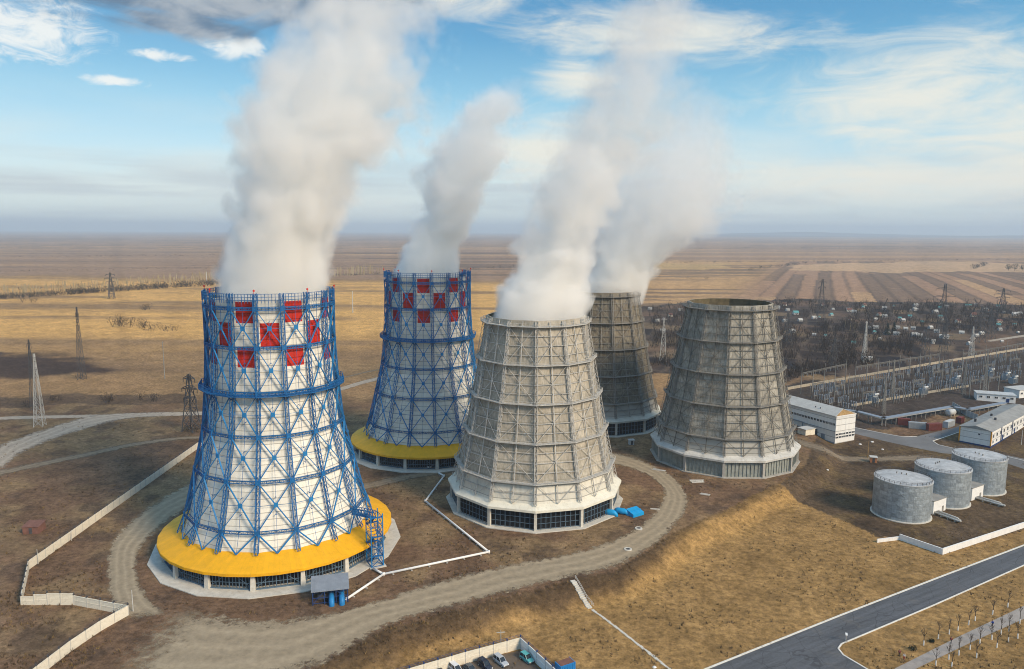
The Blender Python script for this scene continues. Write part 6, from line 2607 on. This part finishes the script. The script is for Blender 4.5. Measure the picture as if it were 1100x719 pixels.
for i, (px, py, hp) in enumerate([(1083, 291, 6.5), (1090, 291, 7), (1098, 291, 6)]):
    p = P0(px, py)
    h = hp * p[1] / FPX
    b = MB()
    b.tube([(0, 0, -.5), (0, 0, h * .6)], h * .03, 6)
    T = thing('far_tree', 'round dark tree in the far clump at the right edge of the fields', 'tree', (p[0], p[1], 0), 0, 'far clump of three trees at the right edge')
    b.build('trunk', M['bark'], T)
    b = MB()
    bare_crown(b, rnd, 0, 0, h * .1, h * .9, h * .55, 420, h * .12)
    b.build('crown', M['conifer'], T)

# dead weeds and straw tufts scattered over soil, bank and lawn
wd = MB(); stw = MB()
rnd = random.Random(12)


def tuft(mb, x, y, z, h, n):
    for i in range(n):
        a = rnd.uniform(0, 2 * PI); s = h * .4
        c = Vector((x + rnd.uniform(-s, s), y + rnd.uniform(-s, s), z - .03))
        tp = c + Vector((rnd.uniform(-.5, .5) * h, rnd.uniform(-.5, .5) * h, h * rnd.uniform(.6, 1.1)))
        sd_ = Vector((math.cos(a), math.sin(a), 0)) * h * .13
        mb.add([c - sd_, c + sd_, tp], [(0, 1, 2)])


def near_tower(x, y):
    return any((x - a) ** 2 + (y - b) ** 2 < 43 ** 2 for a, b in (T1, T2)) or any((x - a) ** 2 + (y - b) ** 2 < 36 ** 2 for a, b in (T3, T4, T5))


NOGO = [np.array(UPK[:6] + [g(985, 830), g(933, 720)] + LOK[::-1][2:])]
pathp = [g(1180, 616), g(1100, 651), g(958, 720), g(900, 752), g(935, 752), g(981, 720), g(1100, 665), g(1180, 632)]
gravel = [(185, 648), (300, 664), (450, 630), (600, 596), (684, 566), (712, 526), (680, 505), (655, 498), (676, 490), (727, 515), (740, 541), (696, 591), (613, 621), (420, 672), (330, 722), (100, 735)]
ringtrack = [(185, 665), (120, 670), (112, 640), (112, 610), (118, 578), (143, 552), (178, 530), (225, 508), (245, 530), (200, 550), (172, 570), (154, 592), (150, 615), (162, 640)]
for i in range(24000):
    px, py = rnd.uniform(-10, 1110), 440 + 290 * rnd.random() ** .8
    p = P0(px, py)
    if near_tower(*p):
        continue
    A_ = np.array([p[0]]); B_ = np.array([p[1]])
    nz = float(fbm(A_ / 12, B_ / 12, 66)[0])
    if nz < .47:
        continue
    if inpoly(np.array([px]), np.array([py]), gravel)[0] or inpoly(np.array([px]), np.array([py]), ringtrack)[0] or inpoly(A_, B_, NOGO[0])[0] or inpoly(A_, B_, pathp)[0]:
        continue
    z = ground_z(*p)
    h = rnd.uniform(.25, .95)
    if z > -1.0 and rnd.random() < .3:
        tuft(stw, p[0], p[1], z, h * .9, 5)
        continue
    if z < -1.0 and rnd.random() < .55:
        continue
    if z < -1.0 and rnd.random() < .6:
        tuft(stw, p[0], p[1], z, h * .8, 5)
    else:
        tuft(wd, p[0], p[1], z, h, 5)
tag(wd.build('dead_weeds', M['weed']), kind='stuff')
tag(stw.build('dry_grass', M['straw']), kind='stuff')

# low hills on the right horizon
hl = MB()
nx = 120
for layer, (dist, hmax, seed) in enumerate([(17000, 165, 3), (21000, 215, 8)]):
    xs = [dist * (0.22 + 0.75 * i / (nx - 1)) for i in range(nx)]
    vsx = []
    for i, x in enumerate(xs):
        t = i / (nx - 1)
        env = min(1, t * 4) * (0.55 + .45 * math.sin(t * 5 + seed))
        hgt = hmax * env * (0.45 + .55 * float(fbm(np.array([t * 9.0]), np.array([seed * 1.7]), seed)[0]))
        for k, f in enumerate((0, .35, .75, 1, .8, .4, 0)):
            vsx.append((x, dist + (k - 3) * 380, -1.5 + hgt * f))
    fsx = [(i * 7 + k, (i + 1) * 7 + k, (i + 1) * 7 + k + 1, i * 7 + k + 1) for i in range(nx - 1) for k in range(6)]
    hl.add(vsx, fsx)
tag(hl.build('hills', mat('wooded hills', (0.06, 0.055, 0.05), 1.0, var=0.3, scale=0.002), None, True), kind='structure')

# ------------------------------------------------------------------ sky, sun, air
SUN_AZ = math.radians(130)     # clockwise from the view direction (+Y): from the right, slightly behind the camera
SUN_EL = math.radians(34)
w = bpy.data.worlds.new('World')
sc.world = w
w.use_nodes = True
nt = w.node_tree
nt.nodes.clear()
wo = nd(nt, 'ShaderNodeOutputWorld')
bg = nd(nt, 'ShaderNodeBackground')
nt.links.new(bg.outputs[0], wo.inputs[0])
sky = nd(nt, 'ShaderNodeTexSky', sky_type='NISHITA')
sky.sun_disc = False
sky.sun_elevation = SUN_EL
sky.sun_rotation = SUN_AZ
sky.altitude = 100
sky.air_density = 1.0
sky.dust_density = 0.6
sky.ozone_density = 3.0
tc = nd(nt, 'ShaderNodeTexCoord')
sep = nd(nt, 'ShaderNodeSeparateXYZ')
nt.links.new(tc.outputs['Generated'], sep.inputs[0])
el = mth(nt, 'ARCSINE', sep.outputs[2])
az = mth(nt, 'ARCTAN2', sep.outputs[0], sep.outputs[1])
SKY_K = 7.0
# deepen the blue overhead, keep the pale band near the horizon
ramp = nd(nt, 'ShaderNodeValToRGB')
nt.links.new(mrange(nt, el, 0.0, 1.0, 0, 1), ramp.inputs[0])
cr_ = ramp.color_ramp
STOPS = [(0.0, (0.40, 0.46, 0.465)), (0.05, (0.42, 0.49, 0.49)), (0.10, (0.30, 0.445, 0.50)), (0.16, (0.155, 0.345, 0.45)),
         (0.24, (0.05, 0.205, 0.345)), (0.32, (0.024, 0.14, 0.28)), (0.7, (0.16, 0.30, 0.46)), (1.0, (0.22, 0.35, 0.5))]
while len(cr_.elements) < len(STOPS):
    cr_.elements.new(0.5)
for e_, (p_, col_) in zip(cr_.elements, STOPS):
    e_.position = p_
    e_.color = (*col_, 1)
hue = mixc(nt, 1.0, ramp.outputs[0], (SKY_K, SKY_K, SKY_K), 'MULTIPLY')
base = mixc(nt, 0.85, sky.outputs[0], hue)
cmb = nd(nt, 'ShaderNodeCombineXYZ')
nt.links.new(az, cmb.inputs[0]); nt.links.new(el, cmb.inputs[1])


def skynoise(sx, sy, rot, scale, detail=7, rough=0.58, dist=0.3, off=(0, 0, 0)):
    mp = nd(nt, 'ShaderNodeMapping')
    mp.inputs['Scale'].default_value = (sx, sy, 1)
    mp.inputs['Rotation'].default_value = (0, 0, rot)
    mp.inputs['Location'].default_value = off
    nt.links.new(cmb.outputs[0], mp.inputs['Vector'])
    return noise_tex(nt, mp.outputs[0], scale, detail, rough, dist)


def blob(a0, e0, sa, se, tilt=0.0):
    """soft mask round a direction (azimuth, elevation in radians)"""
    da = mth(nt, 'SUBTRACT', az, a0); de = mth(nt, 'SUBTRACT', el, e0)
    u = mth(nt, 'DIVIDE', mth(nt, 'ADD', da, mth(nt, 'MULTIPLY', de, tilt)), sa)
    v = mth(nt, 'DIVIDE', mth(nt, 'SUBTRACT', de, mth(nt, 'MULTIPLY', da, tilt)), se)
    r = mth(nt, 'ADD', mth(nt, 'MULTIPLY', u, u), mth(nt, 'MULTIPLY', v, v))
    return mth(nt, 'POWER', 2.718, mth(nt, 'MULTIPLY', r, -1.0))


def cover(noise, mask, lo, hi):
    return mrange(nt, mth(nt, 'ADD', noise, mth(nt, 'MULTIPLY', mth(nt, 'SUBTRACT', mask, 1.0), 0.62)), lo, hi, 0, 1, True)


def add_masks(*ms):
    r = ms[0]
    for m_ in ms[1:]:
        r = mth(nt, 'MAXIMUM', r, m_)
    return r


def pa(px): return math.atan((px - 550) / 800)
def pe(px, py): return math.atan((249 - py) / 800 * math.cos(pa(px)))


# broad pale veil low down
veil_n = skynoise(2.2, 12, 0.04, 1.0, 6, 0.55, 0.5, (3, 1, 0))
veil = mth(nt, 'MULTIPLY', mrange(nt, veil_n, 0.40, 0.72, 0.05, 1, True), mrange(nt, el, 0.20, 0.03, 0, 0.9, True))
VEIL_C = (0.50 * SKY_K, 0.53 * SKY_K, 0.50 * SKY_K)
c = mixc(nt, veil, base, VEIL_C)
# grey-blue bands just over the horizon
low_n = skynoise(1.6, 26, 0.0, 1.0, 6, 0.6, 0.4, (7, 3, 0))
low = mth(nt, 'MULTIPLY', mrange(nt, low_n, 0.42, 0.60, 0, 0.75, True), mrange(nt, el, 0.12, 0.05, 0, 1, True))
c = mixc(nt, low, c, (0.34 * SKY_K, 0.385 * SKY_K, 0.41 * SKY_K))
# high cirrus on the right
n_c = skynoise(7, 26, -0.16, 1.0, 9, 0.66, 1.1, (1.2, 0.4, 0))
m_c = add_masks(blob(pa(985), pe(985, 105), 0.20, 0.075, 0.0), blob(pa(1080), pe(1080, 150), 0.14, 0.07), blob(pa(700), pe(700, 48), 0.22, 0.035, -0.05),
                blob(pa(620), pe(620, 95), 0.07, 0.03), blob(pa(480), pe(480, 15), 0.12, 0.03), blob(pa(960), pe(960, 195), 0.28, 0.035), blob(pa(600), pe(600, 165), 0.12, 0.06))
k_c = mth(nt, 'MULTIPLY', cover(n_c, m_c, 0.02, 0.60), 0.88)
c = mixc(nt, k_c, c, (0.56 * SKY_K, 0.54 * SKY_K, 0.47 * SKY_K))
# small bright streaks and the mottled patch at the upper left
n_p = skynoise(22, 48, 0.1, 1.0, 7, 0.68, 1.0, (5.1, 2.2, 0))
m_p = add_masks(blob(pa(40), pe(40, 38), 0.10, 0.055, -0.15), blob(pa(192), pe(192, 72), 0.045, 0.009), blob(pa(130), pe(130, 96), 0.045, 0.008),
                blob(pa(265), pe(265, 62), 0.05, 0.020, 0.1))
k_p = mth(nt, 'MULTIPLY', cover(n_p, m_p, 0.16, 0.52), 0.85)
c = mixc(nt, k_p, c, (0.60 * SKY_K, 0.60 * SKY_K, 0.57 * SKY_K))
# dark slate cloud along the top left
n_d = skynoise(6, 18, -0.1, 1.0, 7, 0.6, 0.7, (9.4, 6.1, 0))
m_d = add_masks(blob(pa(225), pe(225, 6), 0.26, 0.045, 0.06), blob(pa(205), pe(205, 40), 0.10, 0.020, -0.05))
k_d = mth(nt, 'MULTIPLY', cover(n_d, m_d, 0.04, 0.36), 0.92)
DARK = mixc(nt, mrange(nt, skynoise(9, 20, 0, 1.0, 5, 0.6, 0.4, (2, 8, 0)), 0.4, 0.65, 0, 1, True), (0.085 * SKY_K, 0.13 * SKY_K, 0.19 * SKY_K), (0.27 * SKY_K, 0.29 * SKY_K, 0.31 * SKY_K))
c = mixc(nt, k_d, c, DARK)
nt.links.new(c, bg.inputs['Color'])
bg.inputs['Strength'].default_value = 0.12

sl = bpy.data.lights.new('sun', 'SUN')
sl.energy = 2.1
sl.angle = math.radians(16.0)
sl.color = (1.0, 0.82, 0.60)
so = bpy.data.objects.new('sun', sl)
COL.objects.link(so)
sd = Vector((math.sin(SUN_AZ) * math.cos(SUN_EL), math.cos(SUN_AZ) * math.cos(SUN_EL), math.sin(SUN_EL)))
so.rotation_euler = sd.to_track_quat('Z', 'Y').to_euler()

# air: one even volume round everything
hb = MB()
hb.box((0, 0, 165), (72000, 72000, 342))
hm = bpy.data.materials.new('air')
hm.use_nodes = True
hn = hm.node_tree
hn.nodes.clear()
ho = nd(hn, 'ShaderNodeOutputMaterial')
hv = nd(hn, 'ShaderNodeVolumePrincipled')
hv.inputs['Color'].default_value = (0.70, 0.83, 0.95, 1)
hv.inputs['Density'].default_value = 0.000095
hv.inputs['Anisotropy'].default_value = 0.1
hn.links.new(hv.outputs[0], ho.inputs['Volume'])
tag(hb.build('haze', hm), kind='stuff')

vs = sc.view_settings
vs.view_transform = 'Standard'
vs.look = 'None'
vs.gamma = 1.0
vs.exposure = 1.0
sc.display_settings.display_device = 'sRGB'
cy = sc.cycles
cy.use_denoising = True
try:
    cy.denoiser = 'OPENIMAGEDENOISE'
    cy.denoising_input_passes = 'RGB_ALBEDO_NORMAL'
except Exception:
    pass
sc.cycles.filter_width = 1.0
cy.use_adaptive_sampling = True
cy.adaptive_threshold = 0.02
cy.max_bounces = 16
cy.diffuse_bounces = 2
cy.glossy_bounces = 2
cy.transmission_bounces = 2
cy.transparent_max_bounces = 12
cy.volume_bounces = 16
cy.volume_max_steps = 256
cy.sample_clamp_indirect = 6
